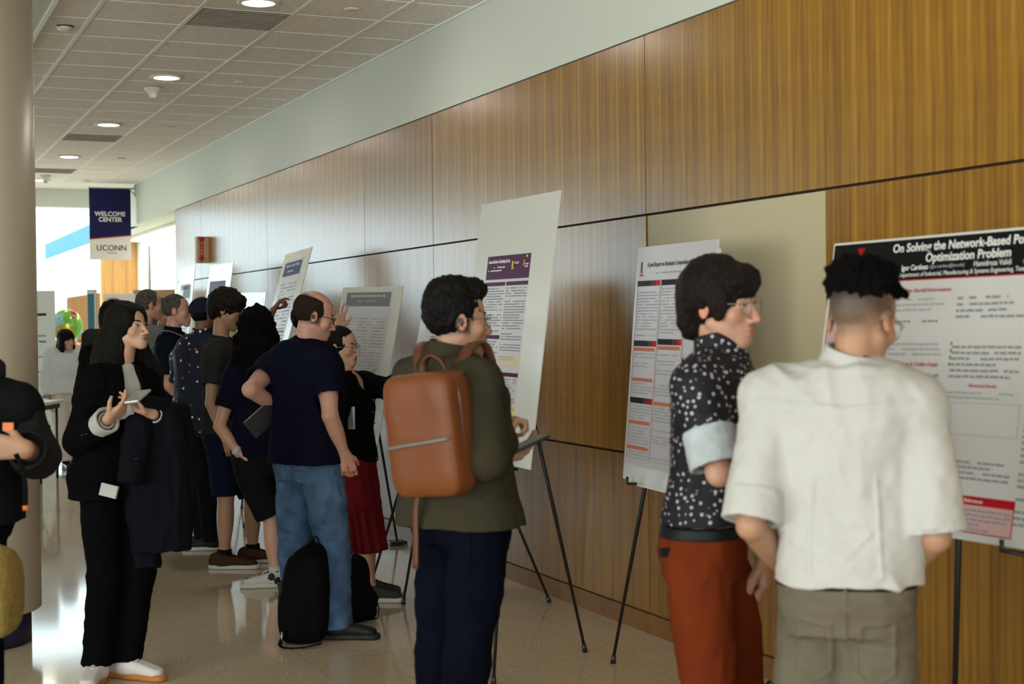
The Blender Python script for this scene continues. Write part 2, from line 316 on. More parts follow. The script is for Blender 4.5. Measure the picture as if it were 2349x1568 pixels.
def floor_mat():
    m = bpy.data.materials.new('terrazzo'); m.use_nodes = True; nt = m.node_tree; N = nt.nodes; L = nt.links; b = N['Principled BSDF']
    tc = N.new('ShaderNodeTexCoord')
    n1 = N.new('ShaderNodeTexNoise'); n1.inputs['Scale'].default_value = 110; n1.inputs['Detail'].default_value = 3; L.new(tc.outputs['Object'], n1.inputs[0])
    v = N.new('ShaderNodeTexVoronoi'); v.inputs['Scale'].default_value = 150; L.new(tc.outputs['Object'], v.inputs[0])
    n2 = N.new('ShaderNodeTexNoise'); n2.inputs['Scale'].default_value = 1.2; n2.inputs['Detail'].default_value = 4; L.new(tc.outputs['Object'], n2.inputs[0])
    cr = N.new('ShaderNodeValToRGB'); L.new(n1.outputs[0], cr.inputs[0]); e = cr.color_ramp.elements; e[0].position = .34; e[0].color = (.46, .365, .25, 1); e[1].position = .62; e[1].color = (.68, .565, .42, 1)
    sp = N.new('ShaderNodeSeparateColor'); L.new(v.outputs['Color'], sp.inputs[0])
    c2 = N.new('ShaderNodeValToRGB'); L.new(sp.outputs[0], c2.inputs[0]); e = c2.color_ramp.elements; e[0].position = .0; e[0].color = (.72, .70, .67, 1); e[1].position = .2; e[1].color = (1, 1, 1, 1); q = e.new(.93); q.color = (1.06, 1.05, 1.04, 1)
    mx = N.new('ShaderNodeMix'); mx.data_type = 'RGBA'; mx.blend_type = 'MULTIPLY'; mx.inputs[0].default_value = 1; L.new(cr.outputs[0], mx.inputs[6]); L.new(c2.outputs[0], mx.inputs[7])
    br = N.new('ShaderNodeTexBrick'); br.offset = 0; br.inputs['Scale'].default_value = 1; br.inputs['Brick Width'].default_value = .72; br.inputs['Row Height'].default_value = .5345; br.inputs['Mortar Size'].default_value = .0025
    br.inputs['Color1'].default_value = (1, 1, 1, 1); br.inputs['Color2'].default_value = (.93, .93, .93, 1); br.inputs['Mortar'].default_value = (.68, .66, .62, 1); br.inputs['Mortar Smooth'].default_value = .2
    mp = N.new('ShaderNodeMapping'); mp.inputs['Location'].default_value = (-3.36+.72*5, -6.27+.5345*12, 0); L.new(tc.outputs['Object'], mp.inputs[0]); L.new(mp.outputs[0], br.inputs[0])
    m2 = N.new('ShaderNodeMix'); m2.data_type = 'RGBA'; m2.blend_type = 'MULTIPLY'; m2.inputs[0].default_value = 1; L.new(mx.outputs[2], m2.inputs[6]); L.new(br.outputs[0], m2.inputs[7])
    L.new(m2.outputs[2], b.inputs['Base Color'])
    rr = N.new('ShaderNodeMapRange'); L.new(n2.outputs[0], rr.inputs[0]); rr.inputs[3].default_value = .055; rr.inputs[4].default_value = .11; L.new(rr.outputs[0], b.inputs['Roughness'])
    b.inputs['Specular IOR Level'].default_value = .75
    return m
M['floor'] = floor_mat()
# ================================================================ the setting
WX = 3.67; CZ = 3.626
def st(o): return tag(o, kind='structure')
st(MB().box((-7.2, -6.2, -.2), (7.5, 62, 0)).build('floor', M['floor']))
cl = MB().box((1.13, -6, CZ), (WX+.03, 22.8, CZ+.1)).build('ceiling', M['tile']); st(cl)
st(MB().box((-7.2, -6, CZ-.02), (1.13, 22.8, CZ+.1)).build('ceiling', M['white']))
g = MB()
for x in (1.43, 2.033, 2.643, 3.245): g.box((x-.013, -6, CZ-.006), (x+.013, 22.8, CZ+.002))
g.box((1.13, -6, CZ-.03), (1.16, 22.8, CZ+.002)); g.box((WX-.02, -6, CZ-.012), (WX, 22.8, CZ+.002))
for k in range(-25, 22):
    y = 9.50+.6096*k
    g.box((1.16, y-.004, CZ-.003), (WX-.02, y+.004, CZ+.002))
g.build('ceiling_grid', M['tbar'], cl)
wr = MB().box((WX+.03, -6, -.1), (WX+.25, 18.86, CZ)).build('wall_right', M['dark']); st(wr)
MB().box((WX, -6, 3.045), (WX+.04, 22.2, CZ)).build('upper_band', M['white'], wr)
seam = [18.83, 17.297, 14.249, 11.201, 9.677, 6.629, 3.581, .533, -2.5, -6]
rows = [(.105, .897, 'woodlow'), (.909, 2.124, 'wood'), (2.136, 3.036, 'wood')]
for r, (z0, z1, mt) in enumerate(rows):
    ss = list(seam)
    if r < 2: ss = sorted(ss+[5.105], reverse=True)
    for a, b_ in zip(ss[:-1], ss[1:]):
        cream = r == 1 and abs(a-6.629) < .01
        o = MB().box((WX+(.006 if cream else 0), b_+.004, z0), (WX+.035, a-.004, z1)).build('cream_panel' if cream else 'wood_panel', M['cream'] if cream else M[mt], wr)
        if cream: o['label'] = 'plain cream coloured wall panel set among the wood panels'
o = MB().box((WX-.012, -6, 0), (WX+.035, 18.86, .1)).build('baseboard_right', M['base']); st(o)
# end of the wall: alcove with a strip light, door, far wood wall
st(MB().box((WX-.0, 22.2, 3.045), (WX+.12, 22.8, CZ)).build('trim_1', M['plaster']))
al = MB().box((4.36, 18.86, 0), (4.5, 24.45, 3.05)).build('wall_alcove', M['white']); st(al)
st(MB().box((WX+.04, 18.86, 3.045), (4.5, 25.6, 3.2)).build('ceiling_alcove', M['white']))
st(MB().box((WX+.25, 18.7, 0), (4.5, 18.86, 3.2)).build('wall_alcove_return', M['white']))
d1 = MB().box((4.34, 24.85, 0), (4.46, 25.55, 3.04)).build('door_1', M['plaster']); st(d1)
MB().box((4.40, 24.45, 0), (4.5, 24.85, 2.9)).build('gap_shade_slab', M['blackplastic'], d1)  # black slab stands in for the unlit gap beside the door frame
MB().box((4.33, 24.9, .95), (4.345, 25.0, 1.15)).build('door_handle', M['metal'], d1)
st(MB().box((3.74, 25.6, 0), (4.5, 25.72, 3.2)).build('wall_far_wood', M['farwood']))
st(MB().box((-7.2, 22.8, 3.36), (WX+.15, 23.05, 3.95)).build('wall_far_beam', M['white']))
st(MB().box((5.2, 25.6, 0), (5.4, 62, 5.0)).build('wall_lobby_right', M['plaster']))
st(MB().box((4.5, 25.6, 0), (5.2, 25.72, 5.0)).build('wall_lobby_return', M['plaster']))
st(MB().box((-7.2, 62, 0), (5.4, 62.2, 5.0)).build('wall_lobby_end', M['plaster']))
w1 = MB().box((5.16, 33.0, 3.62), (5.21, 46.5, 4.05)).build('window_1', M['skyglass']); st(w1)
d2 = MB().box((5.15, 30.3, 0), (5.215, 41.5, 2.36)).build('door_2', M['doorwood']); st(d2)
MB().box((5.11, 35.8, .9), (5.15, 35.9, 1.2)).build('door_handle', M['metal'], d2)
# left side, back
lw = MB(); lw.box((-7.2, -6, 0), (-7, 22.8, .35)); lw.box((-7.2, -6, 3.4), (-7, 22.8, CZ)); lw.box((-7.2, 4.6, .35), (-7, 22.8, 3.4)); lw.box((-7.2, -6, .35), (-7, -3.6, 3.4))
st(lw.build('wall_left', M['white']))
wf = MB()
for y in (-3.6, -1.6, .4, 2.4, 4.5): wf.box((-7.12, y, .35), (-7.04, y+.07, 3.4))
wf.box((-7.12, -3.6, .35), (-7.04, 4.6, .42)); wf.box((-7.12, -3.6, 3.33), (-7.04, 4.6, 3.4)); st(wf.build('window_2', M['winframe']))
bw = MB(); bw.box((-7.2, -6.2, 0), (-6.2, -6, CZ)); bw.box((1.4, -6.2, 0), (WX+.25, -6, CZ)); bw.box((-6.2, -6.2, 3.45), (1.4, -6, CZ)); st(bw.build('wall_back', M['white']))
wf = MB()
for x in (-6.2, -3.7, -1.2, 1.33): wf.box((x, -6.12, 0), (x+.07, -6.04, 3.45))
st(wf.build('window_3', M['winframe']))
# column
col = MB().lathe([(.30, .165), (.312, .175), (.312, CZ)], (.527, 7.95, 0), 64).build('column', M['column'], None, True); tag(col, 'wide round beige column at the left edge of the hall', 'column')
col['_o'] = (0.0, 0.0, 0.0); MB().lathe([(.262, 0), (.262, .17)], (.527, 7.95, 0), 64).build('plinth', M['navyrubber'], col, True)['label'] = 'recessed dark navy plinth'
# ceiling fittings
ords = ['nearest', 'second nearest', 'third nearest', 'fourth nearest', 'farthest']
for i, y in enumerate((9.21, 12.26, 15.33, 18.38, 21.43)):
    t = empty('downlight', (2.335, y, CZ), 'round glowing recessed downlight in the tile ceiling, %s of the row' % ords[i], 'ceiling light', 'recessed downlights in the ceiling')
    MB().lathe([(.135, 0), (.135, -.012), (.105, -.014), (.10, 0)], (2.335, y, CZ-.001), 40).build('trim_ring', M['fix'], t, True)
    MB().lathe([(.10, -.002), (.10, -.012), (.02, -.016)], (2.335, y, CZ-.001), 40).build('lens', M['lamp'], t, True)
    l = bpy.data.lights.new('downlight_beam', 'AREA'); l.shape = 'DISK'; l.size = .2; l.energy = 9; l.color = (1, .93, .82)
    lo = bpy.data.objects.new('downlight_beam', l); C.objects.link(lo); lo.parent = t; lo.location = (0, 0, -.03)
for i, y in enumerate((9.19, 12.28, 15.33, 18.39, 21.4)):
    o = MB().lathe([(.05, 0), (.05, -.008), (.04, -.011)], (2.945, y, CZ-.004), 24).build('sprinkler_cover', M['fix'], None, True)
    tag(o, 'small flat white sprinkler cover in the ceiling, %s of its row' % ords[i], 'sprinkler', 'sprinkler covers in the ceiling')
for i, y in enumerate((12.85, 20.83)):
    t = empty('smoke_detector', (2.335, y, CZ), ['white funnel shaped smoke detector beside the second nearest downlight', 'small smoke detector beside the farthest downlight'][i], 'smoke detector', 'smoke detectors')
    MB().lathe([(.075, 0), (.075, -.015), (.055, -.035), (.035, -.065), (.033, -.085)], (2.335, y, CZ-.004), 28).build('housing', M['fix'], t, True)
    MB().lathe([(.026, -.084), (.026, -.095), (.01, -.1)], (2.335, y, CZ-.004), 20).build('sensor', M['vent'], t, True)
t = empty('ceiling_speaker', (1.31, 10.43, CZ), 'small round ceiling disc with a dark shadow ring near the column', 'ceiling fitting')
MB().lathe([(.062, 0), (.062, -.004)], (1.31, 10.43, CZ-.001), 28).build('recess_shadow', M['blackplastic'], t, True); MB().lathe([(.05, 0), (.05, -.02), (.03, -.024)], (1.31, 10.43, CZ-.004), 28).build('disc', M['fix'], t, True)  # flat black disc painted as the shadow ring around the fitting
for y, lb in ((9.80, 'large grey vent panel filling one ceiling tile, nearest of the three'), (16.51, 'grey vent panel in the ceiling past the third downlight'), (20.17, 'grey vent panel in the ceiling, farthest of the three')):
    t = empty('ceiling_vent', (2.34, y, CZ), lb, 'vent', 'grey vent panels')
    v = MB().box((2.05, y-.29, CZ-.004), (2.63, y+.29, CZ+.0)).build('vent_panel', M['vent'], t)
    s = MB()
    for k in range(9): s.box((2.07, y-.26+k*.062, CZ-.008), (2.61, y-.255+k*.062, CZ-.003))
    s.build('vent_slats', M['vent'], t)
ls = empty('strip_light', (4.2, 22.2, 3.05), 'long glowing linear strip light under the alcove soffit', 'ceiling light')
MB().box((4.10, 19.3, 3.0), (4.30, 25.15, 3.043)).build('housing', M['fix'], ls); MB().box((4.12, 19.35, 2.985), (4.28, 25.1, 3.0)).build('lens', M['strip'], ls)
l = bpy.data.lights.new('strip_beam', 'AREA'); l.shape = 'RECTANGLE'; l.size = .15; l.size_y = 5.6; l.energy = 40; l.color = (1, .9, .72); lo = bpy.data.objects.new('strip_beam', l); C.objects.link(lo); lo.parent = ls; lo.location = (0, 0, -.08)
# hanging banner
bn = empty('hanging_banner', (3.4, 21.7, 3.55), 'blue and white welcome banner hanging from a bracket high on the wall', 'banner')
bx0, bx1, by, bt, bb = 3.02, 3.60, 21.7, 3.555, 2.535
MB().box((bx0, by, bb), (bx1, by+.012, bt)).build('banner_cloth', M['banner_white'], bn)
zl, zr = 2.828, 2.885
MB().add([(bx0, by-.002, zl), (bx1, by-.002, zr), (bx1, by-.002, bt), (bx0, by-.002, bt), (bx0, by, zl), (bx1, by, zr), (bx1, by, bt), (bx0, by, bt)], [(0,1,2,3),(7,6,5,4),(0,4,5,1),(1,5,6,2),(2,6,7,3),(3,7,4,0)]).build('blue_field', M['banner_navy'], bn)
MB().add([(bx0, by-.003, zl-.006), (bx1, by-.003, zr-.006), (bx1, by-.003, zr+.006), (bx0, by-.003, zl+.006)], [(0,1,2,3)]).build('red_stripe', M['ink_red'], bn)
X_, Z_ = np.array([1., 0, 0]), np.array([0, 0, 1.])
text('title_text', 'WELCOME', .088, (3.31, by-.004, 3.185), X_, Z_, M['ink_white'], bn, bold=.002); text('title_text', 'CENTER', .088, (3.31, by-.004, 3.105), X_, Z_, M['ink_white'], bn, bold=.002)
text('wordmark_text', 'UCONN', .115, (3.325, by-.004, 2.70), X_, Z_, M['ink_dkgrey'], bn, bold=.0005, sx=.98); text('small_text', 'STAMFORD', .028, (3.33, by-.004, 2.63), X_, Z_, M['ink_grey'], bn)
MB().tube([(bx0-.01, by+.005, bt), (WX, by+.005, bt)], .010).tube([(WX, by+.005, bt-.12), (WX, by+.005, bt+.07)], .016).tube([(WX-.005, by+.005, bt-.09), (WX-.1, by+.005, bt)], .008).build('bracket', M['metal'], bn, True)
# fire extinguisher sign on the wall
fs = empty('extinguisher_sign', (WX, 17.0, 2.4), 'box shaped fire extinguisher sign with a red arrow on the wall', 'sign')
MB().box((WX-.13, 16.92, 2.30), (WX, 17.03, 2.60)).build('sign_box', M['tan'], fs)
yv = 16.917; xm = WX-.075
MB().add([(xm-.034, yv, 2.595), (xm+.034, yv, 2.595), (xm+.034, yv, 2.56), (xm+.02, yv, 2.54), (xm+.02, yv, 2.36), (xm+.04, yv, 2.36), (xm, yv, 2.305), (xm-.04, yv, 2.36), (xm-.02, yv, 2.36), (xm-.02, yv, 2.54), (xm-.034, yv, 2.56)], [tuple(range(11))[::-1]]).build('red_arrow', M['red'], fs)
text('arrow_text', 'F\nI\nR\nE', .04, (xm, yv-.002, 2.46), X_, Z_, M['ink_white'], fs)
# ================================================================ boards and easels
def bframe(b):
    x, y, z, yaw, tilt, roll = b
    uu = np.array([math.sin(yaw), -math.cos(yaw), 0]); n = np.array([-math.cos(yaw), -math.sin(yaw), 0]); v = math.cos(tilt)*np.array([0, 0, 1.])-math.sin(tilt)*n
    u2 = math.cos(roll)*uu+math.sin(roll)*v; v2 = -math.sin(roll)*uu+math.cos(roll)*v
    return np.array([x, y, z]), u2, v2, np.cross(u2, v2)
rnd = random.Random(5)
class Board:
    def __init__(s, b, W, H, label, sheet=None, smat='sheet', easel=True, elabel=None, feet=None, group='poster boards along the wall', cat='poster board', name='poster_board'):
        s.o, s.u, s.v, s.n = bframe(b); s.W, s.H = W, H
        s.t = empty(name, s.o+s.u*W/2, label, cat, group)
        MB().slab(s.o-s.n*.006, s.u, s.v, s.n, W, H, .006).build('foam_board', M['board'], s.t)
        s.q = 0
        if sheet:
            x0, y0, x1, y1 = sheet; s.sx, s.sy, s.sw, s.sh = x0, y0, x1-x0, y1-y0
            s.rect(0, 0, s.sw, s.sh, smat, 'poster_sheet', 1)
        if easel: s.easel(elabel, feet)
    def P(s, x, y, lay): return s.o+s.u*(s.sx+x)+s.v*(s.H-s.sy-y)+s.n*(.0012*lay)       # x right, y down on the sheet
    def rect(s, x0, y0, x1, y1, m, name='colour_band', lay=2, mb=None):
        q = mb or MB(); q.slab(s.P(x0, y1, lay-1), s.u, s.v, s.n, x1-x0, y1-y0, .0012)
        if mb is None: return q.build(name, M[m], s.t)
    def frame(s, x0, y0, x1, y1, m, t=.004, name='box_outline'):
        q = MB()
        for r in ((x0, y0, x1, y0+t), (x0, y1-t, x1, y1), (x0, y0, x0+t, y1), (x1-t, y0, x1, y1)): s.rect(*r, m, mb=q, lay=3)
        q.build(name, M[m], s.t)
    def lines(s, x0, y0, x1, y1, size=.006, gap=.013, m='ink_text', dens=.9, name='text_block', ragged=.3, words=(.01, .035)):
        q = MB(); y = y0+gap*.3
        while y+size <= y1:
            x = x0; xe = x1-(rnd.random()*ragged*(x1-x0) if rnd.random() < .4 else 0)
            if rnd.random() < .12: y += gap; continue
            while x < xe:
                wv = min(rnd.uniform(*words), xe-x)
                if rnd.random() < dens and wv > .004:
                    o = s.P(x, y+size*rnd.uniform(.8, 1), 2.2); q.add([o, o+s.u*wv, o+s.u*wv+s.v*size, o+s.v*size], [(0, 1, 2, 3)])
                x += wv+size*.6
            y += gap
        if q.v: return q.build(name, M[m], s.t)
    def txt(s, body, x, y, size, m='ink_black', align='CENTER', bold=0, shear=0, name='title_text', sx=1):
        return text(name, body, size, s.P(x, y, 3.2), s.u, s.v, M[m], s.t, align, bold, shear, sx)
    def easel(s, label, feet):
        mid = s.o+s.u*s.W/2; back = -s.n.copy(); back[2] = 0; back /= np.linalg.norm(back); uh = s.u.copy(); uh[2] = 0; uh /= np.linalg.norm(uh)
        zb = s.o[2]; ap = mid+s.v*min(s.H*.62, 1.62-zb)-s.n*.03
        fb = mid-s.v*(zb/s.v[2])-s.n*.03
        if feet is None: feet = [fb-uh*.40, fb+uh*.40, mid+back*min(.42, WX-.06-mid[0])]
        feet = [np.array([f[0], f[1], .012]) for f in feet]; foot = np.mean(feet, axis=0); foot[2] = 0
        e = empty('easel', foot, label, 'easel', 'black folding easels')
        for i, f in enumerate(feet):
            a = ap+(uh*[-.035, .035, 0][i]); k = MB().tube([a, f+(a-f)*.45, f], [.010, .010, .0075], 8); o = k.build('leg', M['black'], e, True)
            MB().tube([f+(a-f)*.02, f+np.array([0, 0, -.010])], [.010, .014], 8).build('rubber_foot', M['blackplastic'], o, True)
            if i < 2:            # peg the board rests on
                t = (zb-.012-f[2])/(a[2]-f[2]); c = f+(a-f)*t; fr = s.o+s.u*(s.W/2+(-1, 1)[i]*min(.30, s.W*.33)); fr = fr-s.v*.012
                MB().tube([c, fr-s.n*.008, fr+s.n*.035, fr+s.n*.04+s.v*.03], .007, 8).build('peg', M['black'], e, True)
        MB().lathe([(.02, -.03), (.024, 0), (.02, .03)], tuple(ap), 12).build('apex_joint', M['black'], e, True)
# --- B1: tall white board with purple and yellow poster
B = Board((2.653, 6.745, .96, -.007, .129, -.006), .91, 1.22, 'tall white board with purple headed poster, behind the man in olive', (.17, .265, .675, 1.17), 'sheet', True, 'black easel behind the man with the tan backpack', [(2.535, 6.62), (2.53, 5.99), (3.18, 6.39)])
W_ = B.sw
B.rect(0, 0, W_, .112, 'ink_purple', 'header_band'); B.txt('Branch-and-Benders-Cut Scheduling with Cuts', .02, .028, .022, 'ink_white', 'LEFT', .0004, sx=.62)
B.lines(.02, .048, .22, .10, .006, .015, 'ink_white', name='author_text'); B.rect(.30, .03, .315, .06, 'ink_yellow', 'emblem', 3); B.rect(.30, .058, .325, .068, 'ink_gold', 'emblem', 3)
B.txt('ARTLEAP', .33, .04, .014, 'ink_white', 'LEFT', sx=.9, name='emblem_text'); B.rect(.43, .028, .445, .055, 'ink_orange', 'emblem', 3); B.lines(.45, .03, .495, .07, .006, .012, 'ink_white', name='emblem_text'); B.rect(.46, .008, .472, .016, 'ink_white', 'emblem', 3)
h = W_*.5
for (x0, y0, x1) in ((.0, .125, h-.01), (h+.005, .125, W_), (0, .375, h-.01), (0, .60, h-.01), (h+.005, .545, W_)):
    B.rect(x0, y0, x1, y0+.018, 'ink_purple', 'section_header'); B.lines(x0+.01, y0+.004, x0+.13, y0+.016, .007, .02, 'ink_white', name='header_text')
for r in ((.005, .15, h-.015, .37), (.005, .40, h-.015, .59), (.005, .625, h-.015, .685), (h+.01, .15, W_-.01, .45), (h+.01, .57, W_-.01, .68)): B.lines(*r, .0048, .0125, 'ink_text')
B.rect(h+.01, .465, W_-.01, .515, 'ink_cream', 'highlight_box'); B.lines(h+.015, .47, W_-.02, .51, .0045, .011, 'ink_faint')
B.rect(0, .70, W_, .718, 'ink_yellow', 'section_header'); B.rect(0, .718, W_, .88, 'ink_cream', 'results_table'); B.rect(0, .845, W_, .858, 'ink_yellow', 'section_header')
tb = MB()
for i in range(17):
    for j in range(12):
        o = B.P(.02+i*.0285, .735+j*.0088, 3.4); tb.add([o, o+B.u*.015, o+B.u*.015+B.v*.0045, o+B.v*.0045], [(0, 1, 2, 3)])
tb.build('table_digits', M['ink_text'], B.t); B.rect(0, .88, W_, .905, 'ink_purple', 'footer_band')
# --- B2: poster with black/red headers
B = Board((3.23, 6.08, .865, -.074, .082, -.004), .80, 1.07, 'white poster with red and black headings, left of the man in rust trousers', (.015, .0, .79, 1.0), 'sheet', True, 'black easel beside the man in rust trousers', [(3.19, 6.12), (3.16, 5.24), (3.56, 5.75)])
B.txt('A Joint Report on Stochastic Composition with Outages', .39, .085, .030, 'ink_dkgrey', sx=.82); B.lines(.2, .115, .58, .13, .007, .02, 'ink_faint', name='author_text')
for x in (.03, .73): B.rect(x+.008, .07, x+.02, .12, 'ink_dkred', 'emblem', 3); B.rect(x, .125, x+.035, .135, 'ink_redtext', 'emblem_text', 3)
cw = .245
def rg(x, y, w_, h_=.026):
    B.rect(x, y, x+w_*.6, y+h_, 'ink_black', 'section_header'); B.rect(x+w_*.6, y, x+w_*.8, y+h_, 'ink_dkred', 'section_header'); B.rect(x+w_*.8, y, x+w_, y+h_, 'ink_red', 'section_header'); B.lines(x+.01, y+.007, x+w_*.85, y+.02, .009, .03, 'ink_white', name='header_text')
for k, ys in enumerate(((.155, .43, .69), (.155, .42), (.155, .5))):
    x = .012+k*(cw+.01)
    for y in ys: rg(x, y, cw)
    B.frame(x, .155, x+cw, .965, 'ink_pink', .002)
for k, ys in enumerate(((.462, .60, .795, .91), (.452, .7), (.532, .75))):
    x = .012+k*(cw+.01)
    for y in ys: B.rect(x, y, x+cw-.02, y+.016, 'ink_orange', 'subsection_header')
for k in range(3):
    x = .022+k*(cw+.01)
    for a, b_ in ((.19, .41), (.485, .59), (.62, .685), (.722, .79), (.82, .90), (.93, .962)): B.lines(x, a, x+cw-.025, b_, .005, .014, 'ink_faint')
MB().slab(B.o+B.u*.05-B.v*.02-B.n*.013, B.u, B.v, B.n, .76, 1.05, .006).build('second_board', M['board'], B.t)
# --- B3: wide black-headed poster on the right
B = Board((2.851, 4.111, .949, .071, .171, .007), 1.22, .91, 'wide white poster with black title band, right of the man in white shirt', (.008, .008, 1.212, .902), 'sheetwarm', True, 'black easel under the wide poster at the right edge', [(2.71, 4.25), (2.80, 2.62), (3.2, 3.79)])
B.rect(0, 0, B.sw, .128, 'ink_black', 'title_band'); B.rect(0, .128, B.sw, .132, 'ink_red', 'title_rule')
B.txt('On Solving the Network-Based Portfolio', .605, .028, .0385, 'ink_white', bold=.0007, sx=1.0); B.txt('Optimization Problem', .61, .064, .0385, 'ink_white', bold=.0007, sx=1.0)
B.txt('Igor Cardoso', .335, .092, .024, 'ink_white', 'LEFT', name='author_text', bold=.0004, sx=.9); B.txt('(igor.cardoso@ttu.edu)', .46, .092, .015, 'ink_faint', 'LEFT', name='author_text'); B.txt('Hamidreza Validi', .64, .092, .024, 'ink_white', 'LEFT', name='author_text', sx=.9); B.txt('(hvalidi@ttu.edu)', .83, .092, .015, 'ink_faint', 'LEFT', name='author_text')
B.txt('Department of Industrial, Manufacturing & Systems Engineering, Texas Tech University', .325, .114, .0200, 'ink_white', 'LEFT', name='author_text', sx=.92)
for r in ((.120, .016, .152, .024), (.131, .016, .141, .05), (.125, .046, .147, .053), (.124, .022, .128, .03), (.144, .022, .148, .03)): B.rect(*r, 'ink_red', 'emblem', 3)
B.txt('DEPARTMENT OF', .055, .066, .0165, 'ink_faint', 'LEFT', name='emblem_text', sx=.9); B.txt('INDUSTRIAL', .155, .066, .0165, 'ink_white', 'LEFT', name='emblem_text', bold=.0003, sx=.9); B.txt('Mfg & Systems', .085, .083, .016, 'ink_faint', 'LEFT', name='emblem_text')
B.rect(.01, .165, .275, .19, 'ink_red', 'box_header'); B.rect(.01, .19, .275, .36, 'ink_pink', 'box_fill'); B.frame(.01, .165, .275, .36, 'ink_red', .002)
B.txt('Advantage of the Shortfall Reformulation', .42, .165, .017, 'ink_redtext', name='section_text', shear=.2); B.lines(.31, .185, .55, .245, .0065, .0165, 'ink_faint'); B.lines(.33, .255, .40, .29, .007, .013, 'ink_text', name='formula'); B.lines(.45, .255, .53, .29, .007, .013, 'ink_text', name='formula')
B.lines(.31, .31, .55, .38, .0065, .0155, 'ink_faint'); B.txt('Market Graph & Conflict Graph', .43, .395, .017, 'ink_redtext', name='section_text', shear=.2)
for x in (.33, .47):
    for s_, dx, y in (('MSFT', .012, .43), ('AAPL', .05, .43), ('TSLA', -.006, .478), ('NVDA', .028, .478), ('AMZN', .062, .478)): B.txt(s_, x+dx, y, .017, 'ink_text', 'LEFT', name='graph_text', sx=.78)
    q = MB()
    for a, b_ in (((.025, .438), (.008, .468)), ((.025, .438), (.042, .468)), ((.062, .438), (.042, .468)), ((.062, .438), (.075, .468))): q.tube([B.P(x+a[0], a[1], 2.5), B.P(x+b_[0], b_[1], 2.5)], .0006, 4)
    q.build('graph_lines', M['ink_faint'], B.t)
    B.txt('Market Graph G' if x < .4 else 'Conflict Graph H = G', x+.05, .503, .018, 'ink_text', name='graph_text', shear=.2, sx=.8); B.lines(x+.02, .515, x+.08, .545, .006, .015, 'ink_faint' if x < .4 else 'ink_redtext')
B.lines(.31, .55, .52, .56, .006, .02, 'ink_faint')
B.rect(.30, .575, .56, .603, 'ink_red', 'box_header'); B.rect(.30, .603, .56, .715, 'ink_pink', 'box_fill'); B.frame(.30, .575, .56, .715, 'ink_red', .004); B.txt('Bounds for NBPO Polytope', .43, .589, .018, 'ink_white', name='header_text', shear=.2); B.lines(.32, .615, .54, .705, .006, .016, 'ink_redtext')
B.lines(.01, .40, .28, .54, .006, .016, 'ink_faint'); B.lines(.01, .58, .28, .88, .006, .016, 'ink_faint'); B.lines(.31, .73, .55, .88, .006, .02, 'ink_redtext', .5)
B.lines(.59, .165, .87, .29, .008, .019, 'ink_text'); B.lines(.59, .315, .86, .44, .0075, .0175, 'ink_text'); q = MB()
for k in range(4): B.rect(.583, .325+k*.021, .59, .335+k*.021, 'ink_green', mb=q)
q.build('check_marks', M['ink_green'], B.t)
B.lines(.90, .165, 1.18, .86, .0075, .0175, 'ink_text'); B.frame(.60, .505, .88, .60, 'ink_faint', .001, 'chart_frame'); q = MB()
for k in range(6): B.rect(.586, .512+k*.015, .594, .518+k*.015, 'ink_text', mb=q)
q.build('chart_ticks', M['ink_text'], B.t); B.lines(.59, .47, .87, .495, .006, .014, 'ink_faint'); B.lines(.60, .64, .87, .75, .0065, .0155, 'ink_text'); B.txt('Numerical Results', .73, .455, .015, 'ink_redtext', name='section_text', shear=.2)
B.rect(.59, .775, .90, .800, 'ink_red', 'box_header'); B.rect(.59, .800, .90, .88, 'ink_pink', 'box_fill'); B.frame(.59, .775, .90, .88, 'ink_red', .003); B.txt('References', .745, .788, .016, 'ink_white', name='header_text', shear=.2); B.lines(.60, .808, .89, .875, .006, .0135, 'ink_text')
# --- B4: grey headed poster behind the woman in glasses
B = Board((3.031, 10.453, .66, .165, .19, -.015), .91, 1.22, 'white poster with grey title bar, behind the woman in glasses', (.07, .03, .78, 1.17), 'sheet', True, 'black easel behind the woman in glasses')
B.rect(.02, .01, .69, .11, 'ink_grey', 'header_band'); B.txt('Facial Structures with any Random Search: where it hides', .35, .035, .032, 'ink_white', sx=.72); B.lines(.2, .065, .5, .08, .008, .02, 'ink_faint', name='author_text')
for x in (.03, .26, .48): B.lines(x, .14, x+.19, .155, .01, .03, 'ink_text', .4); B.lines(x, .19, x+.2, 1.1, .006, .022, 'ink_faint', .8)
q = MB()
for k in range(6): a = B.P(.5+.01*k, .62+k*.05, 3); q.tube([a, a+B.u*.15+B.v*.07], .002, 4)
q.build('chart_lines', M['ink_text'], B.t)
# --- B5 behind the olive man's head
B = Board((2.98, 8.53, .775, 0, .197, .002), .81, 1.08, 'white board half hidden behind the head of the man in olive', (.12, .12, .74, 1.0), 'sheet', True, 'black easel with its legs between backpack strap and trainers', [(2.84, 8.62), (2.80, 7.93), (3.56, 7.60)])
B.lines(.04, .05, .58, .8, .008, .03, 'ink_text', .6)
# --- B6 with blue header, hand pointing at it
B = Board((3.05, 12.34, 1.168, 0, .283, .039), .79, 1.06, 'white board with blue headed poster that a hand points at', (.10, .07, .62, 1.0), 'sheet', True, 'black easel under the blue headed poster')
B.rect(.0, .02, .50, .14, 'ink_navy', 'header_band'); B.txt('Adaptive Gradient Methods', .25, .05, .04, 'ink_white', sx=.9); B.lines(.1, .09, .4, .13, .01, .025, 'ink_white', name='author_text')
for x in (.02, .27): B.lines(x, .2, x+.22, .90, .01, .03, 'ink_faint', .7)
B.rect(.08, .34, .30, .365, 'ink_grey', 'section_header'); B.rect(.30, .62, .48, .64, 'ink_grey', 'section_header')
